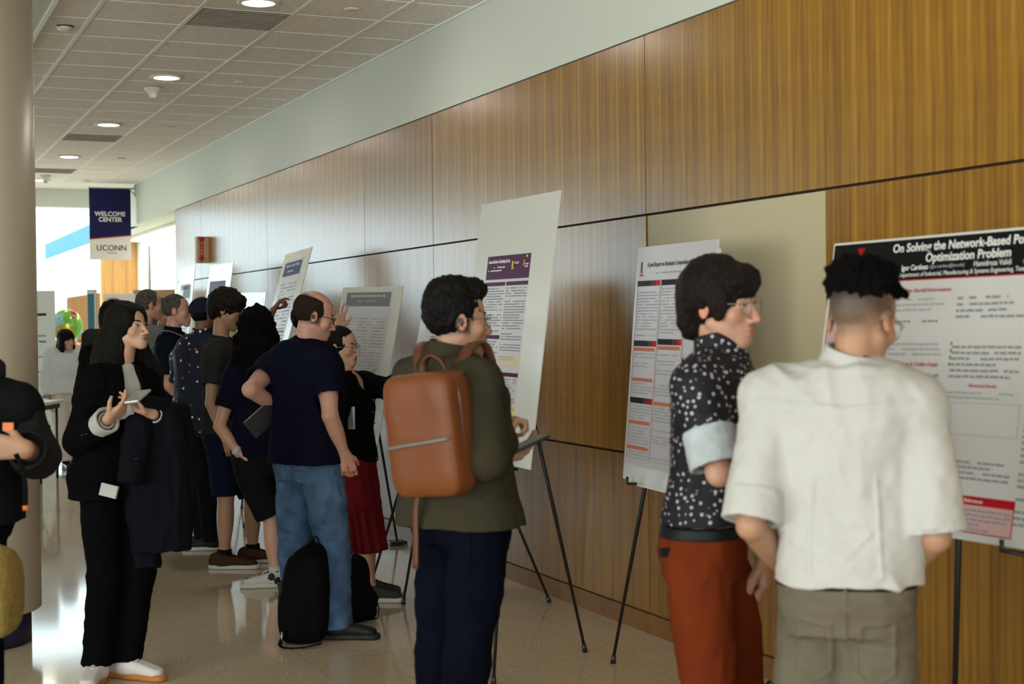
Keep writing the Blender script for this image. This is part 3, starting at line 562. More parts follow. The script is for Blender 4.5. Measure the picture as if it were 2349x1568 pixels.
# --- B7, B8, B9 far boards
B = Board((3.12, 15.25, .85, .0, .151, -.012), 1.02, 1.37, 'white board with purple blue poster, second farthest along the wall', (.10, .17, .80, 1.2), 'sheet', True, 'black easel under the purple blue poster far down the wall')
B.rect(0, 0, .70, .16, 'banner_navy', 'header_band'); B.rect(.08, .04, .6, .10, 'ink_purple', 'title_text', 3); B.lines(.03, .2, .66, .85, .012, .035, 'ink_faint', .7)
B = Board((3.29, 17.2, 1.15, 0, .109, .02), .82, 1.10, 'white board farthest down the wall near the red arrow sign', (.10, .20, .70, .95), 'sheet', True, 'black easel under the farthest board')
B.rect(.05, 0, .5, .06, 'ink_faint', 'header_band'); B.rect(.2, .02, .58, .16, 'ink_grey', 'figure'); B.lines(.03, .25, .56, .65, .012, .04, 'ink_text', .6)
B = Board((3.07, 13.52, .675, 0, .13, -.016), .91, 1.22, 'low white board with slanting scribble, behind the curly haired person', (.06, .05, .85, 1.15), 'board', True, 'black easel under the low white board')
q = MB(); 
for k in range(7): a = B.P(.2+k*.07, .24-.01*k, 3); q.tube([a, a+B.u*.09+B.v*.09], .008, 5)
q.build('scribble', M['skyglass'], B.t)
# ================================================================ far furniture
def upright(name, px0, px1, py0, py1, d, label, cat, m, group=None):
    a = K(px0, (py0+py1)/2, d); b_ = K(px1, (py0+py1)/2, d); z1 = K(px0, py0, d)[2]; z0 = 0.0; u = b_-a; u[2] = 0; W = np.linalg.norm(u); u /= W
    n = np.cross(u, Z_); t = empty(name, (a[0], a[1], z0), label, cat, group); MB().slab((a[0], a[1], z0), u, Z_, -n, W, z1-z0, .03).build('panel', M[m], t); return t, np.array([a[0], a[1], z0]), u, n, W, z1-z0
t, o, u, n, W, H = upright('rollup_banner', 60, 127, 667, 1030, 17.8, 'pale roll-up banner with red heading beside the column', 'banner', 'plaster')
for y, hh, mm, a, b_ in ((.30, .03, 'ink_dkred', .2, .72), (.55, .02, 'ink_faint', .2, .7), (.62, .02, 'skyglass', .45, .7), (.80, .015, 'ink_faint', .4, .7), (.98, .015, 'ink_text', .3, .7)):
    MB().slab(o+u*W*a+Z_*(H-y)+n*.002, u, Z_, n, W*(b_-a), hh, .002).build('heading' if y == .3 else 'text_line', M[mm], t)
MB().slab(o-Z_*0, u, Z_, n, W, .06, .12).build('stand_base', M['metal'], t)
t, o, u, n, W, H = upright('display_panel', 201, 222, 664, 900, 17.5, 'tall pale blue display panel left of the far wooden wall', 'display panel', 'plaster')
MB().slab(o+u*W*.08+Z_*.05+n*.003, u, Z_, n, W*.7, H-.1, .003).build('blue_face', M['skyglass'], t)
t, o, u, n, W, H = upright('mobile_whiteboard', 239, 312, 674, 900, 15.5, 'framed mobile whiteboard with blue clip behind the heads at left', 'whiteboard', 'tbar')
MB().slab(o+u*.05+Z_*.05+n*.003, u, Z_, n, W-.1, H-.14, .003).build('writing_face', M['board'], t)
MB().slab(o+u*.03+Z_*(H-.2)+n*.006, u, Z_, n, .04, .1, .006).build('clip', M['skyglass'], t)
t, o, u, n, W, H = upright('bookcase', 308, 402, 665, 1000, 18.2, 'low pale wooden bookcase against the alcove wall', 'bookcase', 'tan')
MB().slab(o+u*.02+Z_*.1+n*.01, u, Z_, n, W-.04, H-.2, .01).build('shelf_shade_slab', M['ink_dkgrey'], t)  # dark slab on the front stands in for the shade inside the shelves
for k in range(12):
    MB().slab(o+u*(.05+k*.035)+Z_*(H-.33)+n*.025, u, Z_, n, .028, .19, .02).build('spine', M[['ink_white', 'ink_navy', 'ink_redtext', 'ink_cream'][k % 4]], t)
# table behind the column
tb = empty('folding_table', K(70, 1000, 15.0)*np.array([1, 1, 0]), 'folding table with white top and black legs beside the column', 'table')
a = K(20, 925, 15.0); b_ = K(126, 925, 15.0); zt = a[2]; uu = img_dir(0); nn = img_dir(90); o = np.array([a[0], a[1], zt-.03]); W = np.linalg.norm(b_-a)-.12
MB().slab(o, uu, nn, Z_, W, .7, .03).build('table_top', M['tbar'], tb); MB().slab(o+uu*.04-Z_*.05, uu, nn, Z_, W-.06, .62, .05).build('apron', M['black'], tb)
for s_ in (.12, W-.05):
    for q_ in (.05, .6): c = o+uu*s_+nn*q_; MB().tube([c, (c[0], c[1], 0)], .014, 8).build('leg', M['black'], tb, True)
c = o+uu*(W-.05)+nn*.05; MB().tube([c-Z_*.42, c+uu*.10-Z_*.2], .01, 6).build('brace', M['black'], tb, True)
# balloons
def balloon(px, py, d, R, label, cols, seed):
    c = K(px, py, d); F = Field(c-R*1.1, c+R*1.1, R/28); F.ell(c, (R, R*.55, R), .005, R=np.column_stack([RH, FH, [0, 0, 1]])); P, Q = F.mesh()
    rs = np.random.RandomState(seed); T = np.tile(np.array(cols[0]), (len(P), 1))
    for k in range(9):
        g_ = c+(rs.rand(3)-.5)*R*2.1; g_[:2] = c[:2]+RH[:2]*(rs.rand()-.5)*2*R-FH[:2]*R*.4; m_ = np.linalg.norm((P-g_)*np.array([1, 1, 1.1]), axis=1)+.25*R*vnoise(P*9/R*.5+k) < R*rs.uniform(.25, .5); T[m_] = cols[1+k % (len(cols)-1)]
    t = empty('foil_balloon', c-np.array([0, 0, R]), label, 'balloon', 'colourful balloons by the far door'); solid('balloon_skin', P, Q, M['foil'], t, T)
    MB().tube([c-Z_*R, c-Z_*(R+.25)+RH*.02, (c[0]+.05, c[1], .02)], .003, 5).build('ribbon', M['board'], t, True)
M['foil'] = mat('foil', (.5, .5, .5), .18, .7, .3, attr=True)
balloon(152, 746, 20.5, .225, 'large round patterned foil balloon, green yellow and pink', [(.22, .50, .08), (.75, .42, .01), (.62, .01, .16), (.35, .65, .70), (.35, .30, .02), (.45, .2, .5)], 3)
balloon(187, 775, 21.5, .10, 'small blue and pink balloon right of the large green one', [(.05, .22, .55), (.5, .03, .25), (.65, .4, .02), (.6, .65, .7)], 5)
balloon(181, 806, 20.9, .12, 'small yellow and magenta balloon lowest on the right', [(.60, .32, .03), (.5, .02, .2), (.25, .3, .05), (.6, .3, .2)], 8)
balloon(135, 800, 20.9, .14, 'small pale blue balloon with red spots behind the woman in white', [(.40, .68, .80), (.75, .08, .08), (.8, .45, .02), (.1, .3, .7)], 12)
# ================================================================ people
SK = dict(light=(.50, .27, .185), pink=(.52, .27, .20), tan=(.40, .215, .13), olive=(.40, .22, .14), brown=(.17, .080, .045), asian=(.50, .285, .19))
M['skin'] = mat('skin', (.5, .3, .2), .48, .35, attr=True, var=.06, vscale=60, bump=.12, bscale=350)
M['eyewhite'] = mat('eye', (.55, .52, .5), .15, .6); M['iris'] = mat('iris', (.012, .007, .005), .12, .6)
M['hair_black'] = mat('black_hair', (.0035, .0028, .0026), .6, .12, bump=.8, bscale=55, bstretch=(3, 3, .5))
M['hair_curly'] = mat('curly_black_hair', (.0035, .003, .003), .85, .05, bump=1, bscale=140)
M['hair_brown'] = mat('dark_brown_hair', (.009, .0055, .004), .6, .14, bump=.9, bscale=60, bstretch=(3, 3, .6), var=.3, vscale=25)
M['hair_grey'] = mat('grey_hair', (.075, .068, .06), .75, .1, bump=.9, bscale=70, bstretch=(3, 3, 1), var=.45, vscale=40)
M['hair_thin'] = mat('cropped_brown_hair', (.028, .017, .012), .9, .05, bump=.8, bscale=240, var=.25, vscale=60)
def cloth(n, c, rough=.9, spec=.04, **k): M[n] = mat(n, c if max(c) > .1 else tuple(q*.62 for q in c), rough, spec, bump=k.pop('bump', .12), bscale=k.pop('bscale', 420), sheen=k.pop('sheen', .0), **k)
cloth('black_wool', (.0045, .0045, .005)); cloth('white_cotton', (.47, .455, .435), var=.03, vscale=6); cloth('navy_tee', (.0075, .0085, .022)); cloth('grey_tee', (.035, .036, .035)); cloth('light_grey_tee', (.12, .13, .13))
cloth('denim', (.062, .108, .19), var=.38, vscale=9, bscale=300); cloth('dark_denim', (.0045, .0055, .014), var=.25, vscale=10); cloth('navy_shorts', (.010, .014, .034)); cloth('black_shorts', (.012, .012, .0115)); cloth('olive_twill', (.062, .052, .032), var=.10, vscale=8)
cloth('rust_twill', (.125, .022, .006), var=.12, vscale=7); cloth('khaki_twill', (.125, .105, .073), var=.10, vscale=7); cloth('red_skirt', (.12, .008, .012), var=.15, vscale=9); cloth('charcoal_knit', (.028, .026, .027)); cloth('dark_vest', (.012, .012, .014)); cloth('white_trousers', (.62, .58, .52)); cloth('gauze_white', (.60, .62, .62))
cloth('navy_polo', (.0085, .011, .024)); cloth('fuzzy_black', (.008, .008, .008), bump=1, bscale=130); cloth('charcoal_coat', (.0095, .010, .014)); cloth('dark_trousers', (.008, .009, .013)); cloth('sleeve_lining', (.40, .43, .45), var=.1, vscale=30); cloth('navy_cap', (.022, .022, .05)); cloth('lanyard', (.012, .014, .05)); cloth('belt_teal', (.006, .010, .011), .5, .2)
M['dot_shirt'] = pattern_mat('speckled_shirt', (.006, .0045, .010), (.42, .40, .41), 56, .27, 1.0)
M['fleck_shirt'] = pattern_mat('flecked_shirt', (.004, .0055, .020), (.60, .60, .60), 24, .24, .36, (1, 1, 1.0), (.42, .07, .03))
cloth('sneaker_white', (.66, .60, .58), .5, .4); M['gum'] = mat('gum_sole', (.45, .17, .035), .5, .4); M['sole_white'] = mat('white_sole', (.50, .48, .44), .6, .3); M['sole_black'] = mat('black_sole', (.012, .012, .012), .6, .3)
cloth('suede_brown', (.085, .042, .020)); cloth('shoe_black', (.008, .008, .008), .55, .3); cloth('shoe_grey', (.07, .07, .065)); M['leather_black'] = mat('black_patent', (.006, .006, .006), .2, .6); cloth('shoe_beige', (.30, .24, .17))
M['shoe_patch'] = pattern_mat('black_white_sneaker', (.50, .47, .45), (.01, .01, .01), 22, .50, .75)
M['glass'] = mat('spectacle_lens', (.8, .85, .9), .03, .6, alpha=.10); M['goldwire'] = mat('thin_metal', (.30, .26, .22), .3, .5, .8)
M['leather_tan'] = mat('tan_leather', (.15, .042, .010), .45, .28, bump=.05, bscale=220, var=.10, vscale=5); M['leather_dark'] = mat('dark_leather', (.10, .035, .016), .5, .4); M['zip'] = mat('grey_zip', (.16, .12, .11), .5, .4)
cloth('nylon_black', (.005, .005, .006), .8, .06); M['phone'] = mat('phone_body', (.012, .012, .015), .2, .6); M['silver'] = mat('silver_phone', (.42, .42, .42), .25, .5, .3); M['straw'] = mat('straw_weave', (.36, .25, .07), .8, .2, bump=1, bscale=120, bstretch=(1, 1, 4), var=.2, vscale=60)
M['paper_yellow'] = mat('page_edges', (.62, .58, .22), .7); M['orange'] = mat('orange_plastic', (.55, .13, .02), .4); M['watch'] = mat('pale_watch_strap', (.45, .44, .40), .5)

def nrm(v): v = np.asarray(v, float); return v/(np.linalg.norm(v)+1e-12)
def head_frame(deg, pitch=0, roll=0):          # columns: right, forward, up
    f = img_dir(deg); u = np.array([0, 0, 1.]); p = math.radians(pitch); f2 = math.cos(p)*f+math.sin(p)*u; u2 = np.cross(np.cross(f2, u), f2); u2 = nrm(u2); r = np.cross(f2, u2)
    q = math.radians(roll); return np.column_stack([math.cos(q)*r+math.sin(q)*u2, f2, -math.sin(q)*r+math.cos(q)*u2])
def head_sdf(F, c, R, s, fem=False, ear=1, mouth=0):
    L = lambda x, y, z: c+R@(np.array([x, y, z])*s)
    E = lambda p, r, k=.015, op='u', **kw: F.ell(L(*p), np.array(r)*s, k*s, op, R)
    C_ = lambda a, b, ra, rb, k=.012, op='u': F.cone(L(*a), L(*b), ra*s, rb*s, k*s, op)
    j = .88 if fem else 1.0
    E((0, -.010, .045), (.074, .090, .084)); E((0, .026, .046), (.063, .064, .060), .02); E((0, .034, -.018), (.060*j, .058, .072), .02)
    for q in (-1, 1):
        C_((q*.050*j, .006, -.038), (q*.014*j, .070, -.090 if not fem else -.085), .017, .016, .022); E((q*.043, .062, -.016), (.022, .018, .020), .02)
    E((0, .078, -.088 if not fem else -.083), (.019*j, .016, .016), .018); E((0, .070, -.056), (.030, .027, .030), .02)
    for q in (-1, 1): E((q*.033, .102, .010), (.018, .017, .013), .012, 's')
    for q in (-1, 1): C_((q*.012, .090, .027), (q*.046, .070, .025), .0075 if not fem else .005, .005, .012)
    for q in (-1, 1): E((q*.032, .0735, .010), (.0165, .0135, .0135), .006)
    C_((0, .089, .018), (0, .110, -.022), .0075, .0100 if not fem else .0085, .009); E((0, .1125, -.0275), (.0118, .0115, .0098), .006)
    for q in (-1, 1): E((q*.0130, .099, -.0315), (.0080, .011, .0078), .006)
    E((0, .0955, -.0525), (.0225, .0095, .0058), .005); E((0, .0935, -.0650 - .004*mouth), (.0195, .0100, .0068), .005)
    if mouth: E((0, .104, -.060), (.016, .012, .0045), .003, 's')
    else: E((0, .108, -.0588), (.021, .010, .0016), .003, 's')
    if ear:
        for q in (-1, 1):
            Re = R@np.array([[math.cos(q*.35), math.sin(q*.35), 0], [-math.sin(q*.35), math.cos(q*.35), 0], [0, 0, 1]])
            F.ell(L(q*.078, -.008, .002), np.array([.008, .019, .031])*s, .006*s, 'u', Re); F.ell(L(q*.087, -.004, .003), np.array([.007, .011, .019])*s, .004*s, 's', Re)
def hand_sdf(F, w, d, pn, side, curl=(.4, .45, .5, .55), thumb=.4, s=1.0, spread=.12, tdir=0.6):
    # w wrist, d finger direction, pn palm normal (towards the palm), side: +1 thumb along cross(pn,d)
    d = nrm(d); pn = nrm(pn-d*(np.asarray(pn)@d)); sd = nrm(np.cross(pn, d))*side; out = []
    offs = (.030, .010, -.011, -.030); lens = (.94, 1.0, .95, .78); pal = (.088, .092, .086, .078)
    for i in range(4):
        k = w+(sd*offs[i]+d*pal[i])*s; F.cone(w+sd*offs[i]*.45*s, k, .0165*s, .0125*s, .012)
        dd = nrm(d+sd*spread*(1.2-i*.8)); p = k; a = 0
        for jn, (ln, r0, r1) in enumerate(((.042, .0098, .0088), (.027, .0088, .0080), (.022, .0080, .0066))):
            a += curl[i]*(1.0, 1.15, .7)[jn]; v = math.cos(a)*dd+math.sin(a)*pn; q = p+v*ln*lens[i]*s; F.cone(p, q, r0*s, r1*s, .0035); p = q
        out.append(p)
    p = w+(sd*.018+d*.018)*s; v = nrm(d*.75+sd*.75+pn*thumb*.6); q = p+v*.040*s; F.cone(p, q, .0165*s, .0125*s, .010)
    v = nrm(d*tdir+sd*(.55-.5*thumb)+pn*thumb); q2 = q+v*.032*s; F.cone(q, q2, .0118*s, .0100*s, .005); v = nrm(v+d*.2-sd*.25*thumb); F.cone(q2, q2+v*.026*s, .0100*s, .0080*s, .004); out.append(q2)
    return out
def seams(fold, r, lines, back=True, amp=.004, wid=.004):      # raised seam lines drawn in (sideways, height) on the back of a garment
    def f(P, N):
        a = fold(P, N); q = P-r['pel']; x = q@r['lat']; y = q@r['by']; z = q[:, 2]; m = (y < .0) if back else (y > 0); D = np.full(len(P), 9.)
        for (x0, z0, x1, z1) in lines:
            dx, dz = x1-x0, z1-z0; t = np.clip(((x-x0)*dx+(z-z0)*dz)/(dx*dx+dz*dz), 0, 1); D = np.minimum(D, np.hypot(x-x0-t*dx, z-z0-t*dz))
        return a+amp*np.exp(-(D/wid)**2)*m
    return f
def cfold(amp, fr, seed=0, st=(1, 1, 1), amp2=0, fr2=0):
    def f(P, N):
        q = P*np.array(st)*fr+seed*3.7; n = vnoise(q); w = 1-np.abs(vnoise(q*1.7+n[:, None]*.8+11)); r = amp*(w-.7+.5*n)
        if amp2: r = r+amp2*vnoise(P*fr2+seed)
        return r
    return f
HAIR = {
 'parted': [('e', (0, -.014, .045), (.084, .102, .096)), ('e', (.052, .020, .055), (.034, .060, .070)), ('e', (-.052, .020, .055), (.034, .060, .070)), ('e', (0, -.05, -.02), (.080, .060, .09)), ('-e', (0, .134, -.022), (.058, .078, .104)), ('-e', (0, .11, .055), (.030, .035, .050))],     # built in the head's own frame: right, forward, up
 'short': [('e', (0, -.014, .048), (.080, .098, .095)), ('e', (0, .045, .098), (.058, .050, .034)), ('-e', (0, .127, -.015), (.098, .077, .088)), ('-e', (.088, .012, -.012), (.026, .026, .036)), ('-e', (-.088, .012, -.012), (.026, .026, .036)), ('-p', (0, -.06, -.045), (0, .3, -1))],
 'crop': [('e', (0, -.012, .045), (.0775, .0945, .089)), ('-e', (0, .125, -.02), (.085, .077, .095)), ('-e', (.088, .012, -.012), (.026, .026, .034)), ('-e', (-.088, .012, -.012), (.026, .026, .034)), ('-p', (0, -.06, -.040), (0, .3, -1))],
 'quiff': [('e', (0, -.016, .050), (.083, .100, .098)), ('e', (0, .052, .108), (.060, .050, .038)), ('e', (0, -.02, .110), (.070, .075, .045)), ('-e', (0, .130, -.008), (.098, .076, .088)), ('-e', (.088, .014, -.014), (.028, .026, .034)), ('-e', (-.088, .014, -.014), (.028, .026, .034)), ('-p', (0, -.06, -.045), (0, .35, -1))],
 'mop': [('e', (0, -.014, .045), (.092, .112, .104)), ('e', (0, .060, .080), (.072, .048, .045)), ('e', (0, -.07, -.01), (.066, .042, .07)), ('-e', (.0, .140, -.040), (.070, .072, .090)), ('-e', (.090, .020, -.030), (.024, .030, .040)), ('-e', (-.090, .020, -.030), (.024, .030, .040)), ('-p', (0, -.06, -.075), (0, .2, -1))],
 'fringe': [('e', (0, -.014, .045), (.093, .110, .103)), ('e', (.0, .070, .075), (.076, .040, .045)), ('e', (.0, -.075, -.01), (.07, .045, .085)), ('e', (.076, .035, .015), (.018, .026, .050)), ('e', (-.076, .035, .015), (.018, .026, .050)), ('-e', (0, .150, -.045), (.072, .078, .085)), ('-e', (.094, .000, -.030), (.022, .026, .036)), ('-e', (-.094, .000, -.030), (.022, .026, .036)), ('-p', (0, -.05, -.090), (0, .2, -1))],
 'topfade': [('e', (0, -.028, .089), (.084, .093, .066)), ('e', (.0, .044, .092), (.070, .060, .060)), ('e', (-.03, -.02, .125), (.045, .05, .034)), ('e', (.035, .0, .128), (.045, .05, .034)), ('e', (0, -.075, .105), (.05, .035, .04)), ('e', (.052, .045, .060), (.042, .045, .045)), ('-e', (0, .135, -.020), (.09, .08, .075)), ('-p', (0, -.05, .036), (0, .45, -1))],
 'balding': [('e', (0, -.012, .042), (.0785, .0955, .083)), ('-e', (0, .030, .125), (.074, .125, .058)), ('-e', (0, .125, -.01), (.10, .100, .13)), ('-e', (.088, .014, -.014), (.026, .024, .034)), ('-e', (-.088, .014, -.014), (.026, .024, .034)), ('-p', (0, -.06, -.035), (0, .3, -1))],
}
def build_hair(root, c, R, s, style, m, vox, noise, extra=None, name='hair', st=(1, 1, .35), fr=130):
    F = Field(c-.22*s if extra is None else extra[0], c+.22*s if extra is None else extra[1], vox)
    L = lambda p: c+R@(np.array(p)*s)
    for o in (HAIR[style] if isinstance(style, str) else style):
        if o[0] == 'e': F.ell(L(o[1]), np.array(o[2])*s, .015, 'u', R)
        elif o[0] == '-e': F.ell(L(o[1]), np.array(o[2])*s, .010, 's', R)
        elif o[0] == '-p': F.plane(L(o[1]), R@np.array(o[2], float), .008)
    if extra is not None and len(extra) > 2: extra[2](F)
    P, Q = F.mesh()
    return solid(name, P, Q, m, root, None, lambda P, N: noise*vnoise(P*np.array(st)*fr)+noise*.7*vnoise(P*np.array(st)*fr*.35))
def glasses(root, c, R, s, m, r=(.025, .020), thick=.0014, temple=True, shape=2.6):
    g = MB(); L = lambda x, y, z: c+R@(np.array([x, y, z])*s); ring = []
    for q in (-1, 1):
        pts = []
        for k in range(24):
            a = 2*math.pi*k/24; ca, sa = math.cos(a), math.sin(a); e = 2/shape
            x = q*.034+r[0]*math.copysign(abs(ca)**e, ca); z = .008+r[1]*math.copysign(abs(sa)**e, sa); pts.append(L(x, .106-.25*abs(abs(x)-.034)-.35*max(0, abs(x)-.045), z))
        g.tube(pts, thick*s, 6, closed=True); ring.append(pts)
        if temple: g.tube([L(q*(.034+r[0]), .099, .014), L(q*.072, .085, .016), L(q*.081, .02, .014), L(q*.083, -.006, .012), L(q*.079, -.02, -.012)], thick*1.1*s, 6)
    g.tube([L(-.010, .106, .012), L(0, .110, .015), L(.010, .106, .012)], thick*s, 6); o = g.build('glasses', m, root, True)
    ln = MB()
    for pts in ring: ce = np.mean(pts, axis=0); b = len(ln.v); ln.add(pts+[ce], [(k, (k+1) % 24, 24) for k in range(24)])
    ln.build('lens', M['glass'], o); return o
def face_bits(root, c, R, s, brow, fem=False):
    L = lambda x, y, z: c+R@(np.array([x, y, z])*s)
    for q in (-1, 1):
        F = Field(c-.2, c+.2, .0022*s) if False else None
        e = MB(); n = 10; V = []; Fc = []; mi = []; cen = np.array([q*.032, .0740, .010])
        for i in range(n+1):
            x = -.0135+.027*i/n; h = .0050*math.sin(math.pi*i/n)**.7
            for j in range(5):
                z = h*(1-2*j/4)*(.95 if j < 2 else .75); y = math.sqrt(max(.0152**2-(x*.9)**2-z*z, 1e-6)); V.append(L(cen[0]+x, cen[1]+y-.0006, cen[2]+z))
        for i in range(n):
            for j in range(4): Fc.append((i*5+j, i*5+j+1, (i+1)*5+j+1, (i+1)*5+j)); mi.append(1 if 3 <= i <= 6 else 0)
        e.v = [tuple(p) for p in V]; e.f = Fc; e.m = mi; e.build('eye', [M['eyewhite'], M['iris']], root, True)
        MB().tube([V[i*5]+nrm(R[:, 1])*.0006 for i in range(0, n+1, 1)], [.0004+.0012*math.sin(math.pi*i/n) for i in range(n+1)], 5).build('eyelash', brow, root, True)
        pts = [L(q*(.014+.034*t), .0945-.30*(.034*t)**1.0-.008*t*t, .0290+.007*math.sin(t*2.2)) for t in np.linspace(0, 1, 7)]
        MB().tube(pts, [.002, .0032, .0036, .0034, .003, .0024, .0012], 6, sc2=.9).build('eyebrow', brow, root, True)
def shoe(root, a, dr, m, sole, s=1.0, high=.012, ln=.27, laces=None, sock=None, heel=.030):
    d = nrm([dr[0], dr[1], 0]); sd = np.array([-d[1], d[0], 0]); z0 = 0.0; h = a-d*.055*s; h = np.array([h[0], h[1], z0]); toe = h+d*(ln-.045)*s
    F = Field(np.minimum(h, toe)-.08, np.maximum(h, toe)+np.array([.08, .08, .16+high]), .005)
    F.cone(h+Z_*.050, h+d*.08*s+Z_*.052, .040*s, .043*s, .02, flat=1.25, fa=Z_); F.cone(h+d*.06*s+Z_*.062, toe-d*.012+Z_*.036, .045*s, .037*s, .03, flat=.92, fa=Z_)
    F.cone(np.array([a[0], a[1], .05]), np.array([a[0], a[1], .085+high]), .046*s, .041*s, .025); F.plane(h+Z_*.020, -Z_)
    F.plane(np.array([a[0], a[1], .088+high]), Z_+d*.25)
    P, Q = F.mesh(); o = solid('shoe', P, Q, m, root)
    F = Field(np.minimum(h, toe)-.08, np.maximum(h, toe)+np.array([.08, .08, .06]), .005)
    F.cone(h+Z_*.01, h+d*.08*s+Z_*.01, .041*s, .039*s, .01); F.cone(h+d*.08*s+Z_*.01, toe+d*.004+Z_*.01, .042*s, .040*s, .03); F.plane(h+Z_*heel, Z_, .006); F.plane(h+Z_*.001, -Z_, .002)
    P, Q = F.mesh(); solid('sole', P, Q, sole, o)
    if laces:
        g = MB()
        for k in range(5):
            t = .095+k*.020; z = .098-k*.009; p = h+d*t*s; g.tube([p-sd*.020*s+Z_*(z-.006), p+Z_*z+d*.006, p+sd*.020*s+Z_*(z-.006)], .0028, 6)
        g.build('laces', laces, o, True)
    if sock: MB().tube([np.array([a[0], a[1], .06]), np.array([a[0], a[1], .115+high])], [.046*s, .041*s], 16).build('sock', sock, root, True)
    return o
def person(p):
    d = p["d"]; J = lambda q: np.array(q, float) if isinstance(q, np.ndarray) else K(q[0], q[1], d+(q[2] if len(q) > 2 else 0)); vox = p.get('vox', .006); g = p.get('girth', 1.0); fem = p.get('fem', False)
    base = J(p['pel']).copy(); base[2] = 0; root = empty('person', base, p['label'], 'person')
    R = head_frame(*p['face']); hc = J(p['head']); hs = p.get('hs', 1.0); neck = J(p['neck']); pel = J(p['pel']); by = img_dir(p['body']); lat = np.cross(by, Z_)    # lat = person's right
    sh = [J(q) for q in p['sh']]; el = [J(q) for q in p['el']]; wr = [J(q) for q in p['wr']]; hip = [J(q) for q in p['hip']]; kn = [J(q) for q in p['kn']]; an = [J(q) for q in p['an']]
    for q in an: q[2] = .085
    skin = np.array(SK[p['skin']]); ang = math.atan2(lat[1], lat[0]); ang2 = ang
    if 'hipyaw' in p: l2 = np.cross(img_dir(p['hipyaw']), Z_); ang2 = math.atan2(l2[1], l2[0])
    pts = np.array([hc+.16, hc-.16, neck, pel]+sh+el+wr+hip+kn+an+[w_+.2 for w_ in wr]+[w_-.2 for w_ in wr]+[a_+.2 for a_ in an]+[a_-.2 for a_ in an]); lo = pts.min(0)-.02; hi = pts.max(0)+.02; lo[2] = -.01; hi[2] = max(hc[2]+.17, wr[0][2]+.2 if wr[0][2] > hc[2] else 0, wr[1][2]+.2 if wr[1][2] > hc[2] else 0)
    # torso: z fraction, half width, half depth, forward shift
    prof = p.get('torso') or ([(-.09, .145, .100, -.01), (.02, .165, .112, -.015), (.14, .155, .105, -.01), (.40, .125, .085, .0), (.62, .140, .100, .01), (.80, .155, .100, .0), (.93, .125, .075, -.005), (1.0, .065, .055, 0)] if fem else
            [(-.09, .145, .105, -.01), (.02, .168, .118, -.015), (.14, .165, .112, -.01), (.40, .155, .105, .0), (.62, .168, .115, .01), (.80, .180, .112, .0), (.93, .145, .080, -.005), (1.0, .068, .060, 0)])
    H = neck[2]-pel[2]
    def stations(off, z0=None, z1=None, flare=0, gw=1.0, profile=None):
        A = np.array(profile or prof); zs = pel[2]+A[:, 0]*H; lo_ = z0 if z0 is not None else zs[0]; hi_ = z1 if z1 is not None else zs[-1]; zz = sorted(set([lo_, hi_]+[z for z in zs if lo_ < z < hi_])); out = []
        for z in zz:
            t = (z-pel[2])/H; tt = min(max(t, 0), 1); c = pel+(neck-pel)*tt+by*np.interp(t, A[:, 0], A[:, 3]); wv = np.interp(t, A[:, 0], A[:, 1])*g*gw; dv = np.interp(t, A[:, 0], A[:, 2])*g*gw; fl = flare*max(0, .5-t)
            out.append((z, c[0], c[1], ang2+(ang-ang2)*tt, wv+off+fl, dv+off+fl*.7))
        return out
    ax = .049*g; fx = .040*g*(.86 if fem else 1); wx = .026*(.86 if fem else 1); tx = .080*g; cx_ = .052*g
    F = Field(lo, hi, vox); F.loft(stations(-.012))
    nk = hc+R@(np.array([0, -.012, -.040])*hs); F.cone(neck-Z_*.04, nk, .056*(.98 if fem else 1)*g**.5, .0495*(.95 if fem else 1)*g**.5, .02)
    for i in (0, 1):
        F.cone(neck-Z_*.035, sh[i], .045, .050*g, .03); F.cone(sh[i], el[i], ax*1.0, .036*g, .02, bulge=.004); F.cone(el[i], wr[i], .036*g, wx, .015, bulge=.006)
        hp = p['hands'][i] if p.get('hands') else None
        if hp is None: hd = nrm(wr[i]-el[i]); hand_sdf(F, wr[i], hd, nrm(-lat if i else lat), -1 if i else 1)
        else:
            dr, pn, sd_, cu, th = hp[:5]; tov = lambda v: v[0]*RH+v[1]*FH+v[2]*Z_; hand_sdf(F, wr[i], tov(dr), tov(pn), sd_, cu, th, s=(.92 if fem else 1.0)*p.get('hands_s', 1.0), spread=hp[5] if len(hp) > 5 else .12)
        F.cone(hip[i], kn[i], tx, .052*g, .04, bulge=.008); F.cone(kn[i], an[i], .050*g, .034, .02, bulge=.012); ft = img_dir(p['foot'][i]); F.cone(an[i]-Z_*.03, an[i]+ft*.10-Z_*.058, .030, .018, .02)
    head_sdf(F, hc, R, hs, fem, p.get('ear', 1), p.get('mouth', 0))
    P, Q = F.mesh(); T = np.tile(skin, (len(P), 1)); lp = (P-hc)@R/hs
    def paint(c, r, col, st_=1.0, axis=(1, 1, 1)):
        wgt = np.clip(1.5-np.linalg.norm((lp-np.array(c))/np.array(r)*np.array(axis), axis=1)*1.0, 0, 1)*st_; T[:] = T*(1-wgt[:, None])+np.array(col)*wgt[:, None]
    lipc = p.get('lip', skin*np.array([.88, .50, .52])); red = skin*np.array([1.12, .80, .76])
    for q in (-1, 1): paint((q*.048, .065, -.025), (.022, .02, .02), red, .25); paint((q*.080, -.005, 0), (.018, .022, .032), red*np.array([1.05, .85, .85]), .6)
    paint((0, .110, -.027), (.014, .012, .012), red, .6)
    if p.get('stubble'): paint((0, .06, -.085), (.06, .06, .045), skin*np.array(p['stubble']), .55); paint((0, .1, -.045), (.028, .02, .010), skin*np.array(p['stubble']), .45)
    paint((0, .097, -.0575), (.0185, .014, .0085), lipc, 1.0)
    if p.get('scalp'):
        for c_, r_, col_, s_ in p['scalp']: paint(c_, r_, col_, s_)
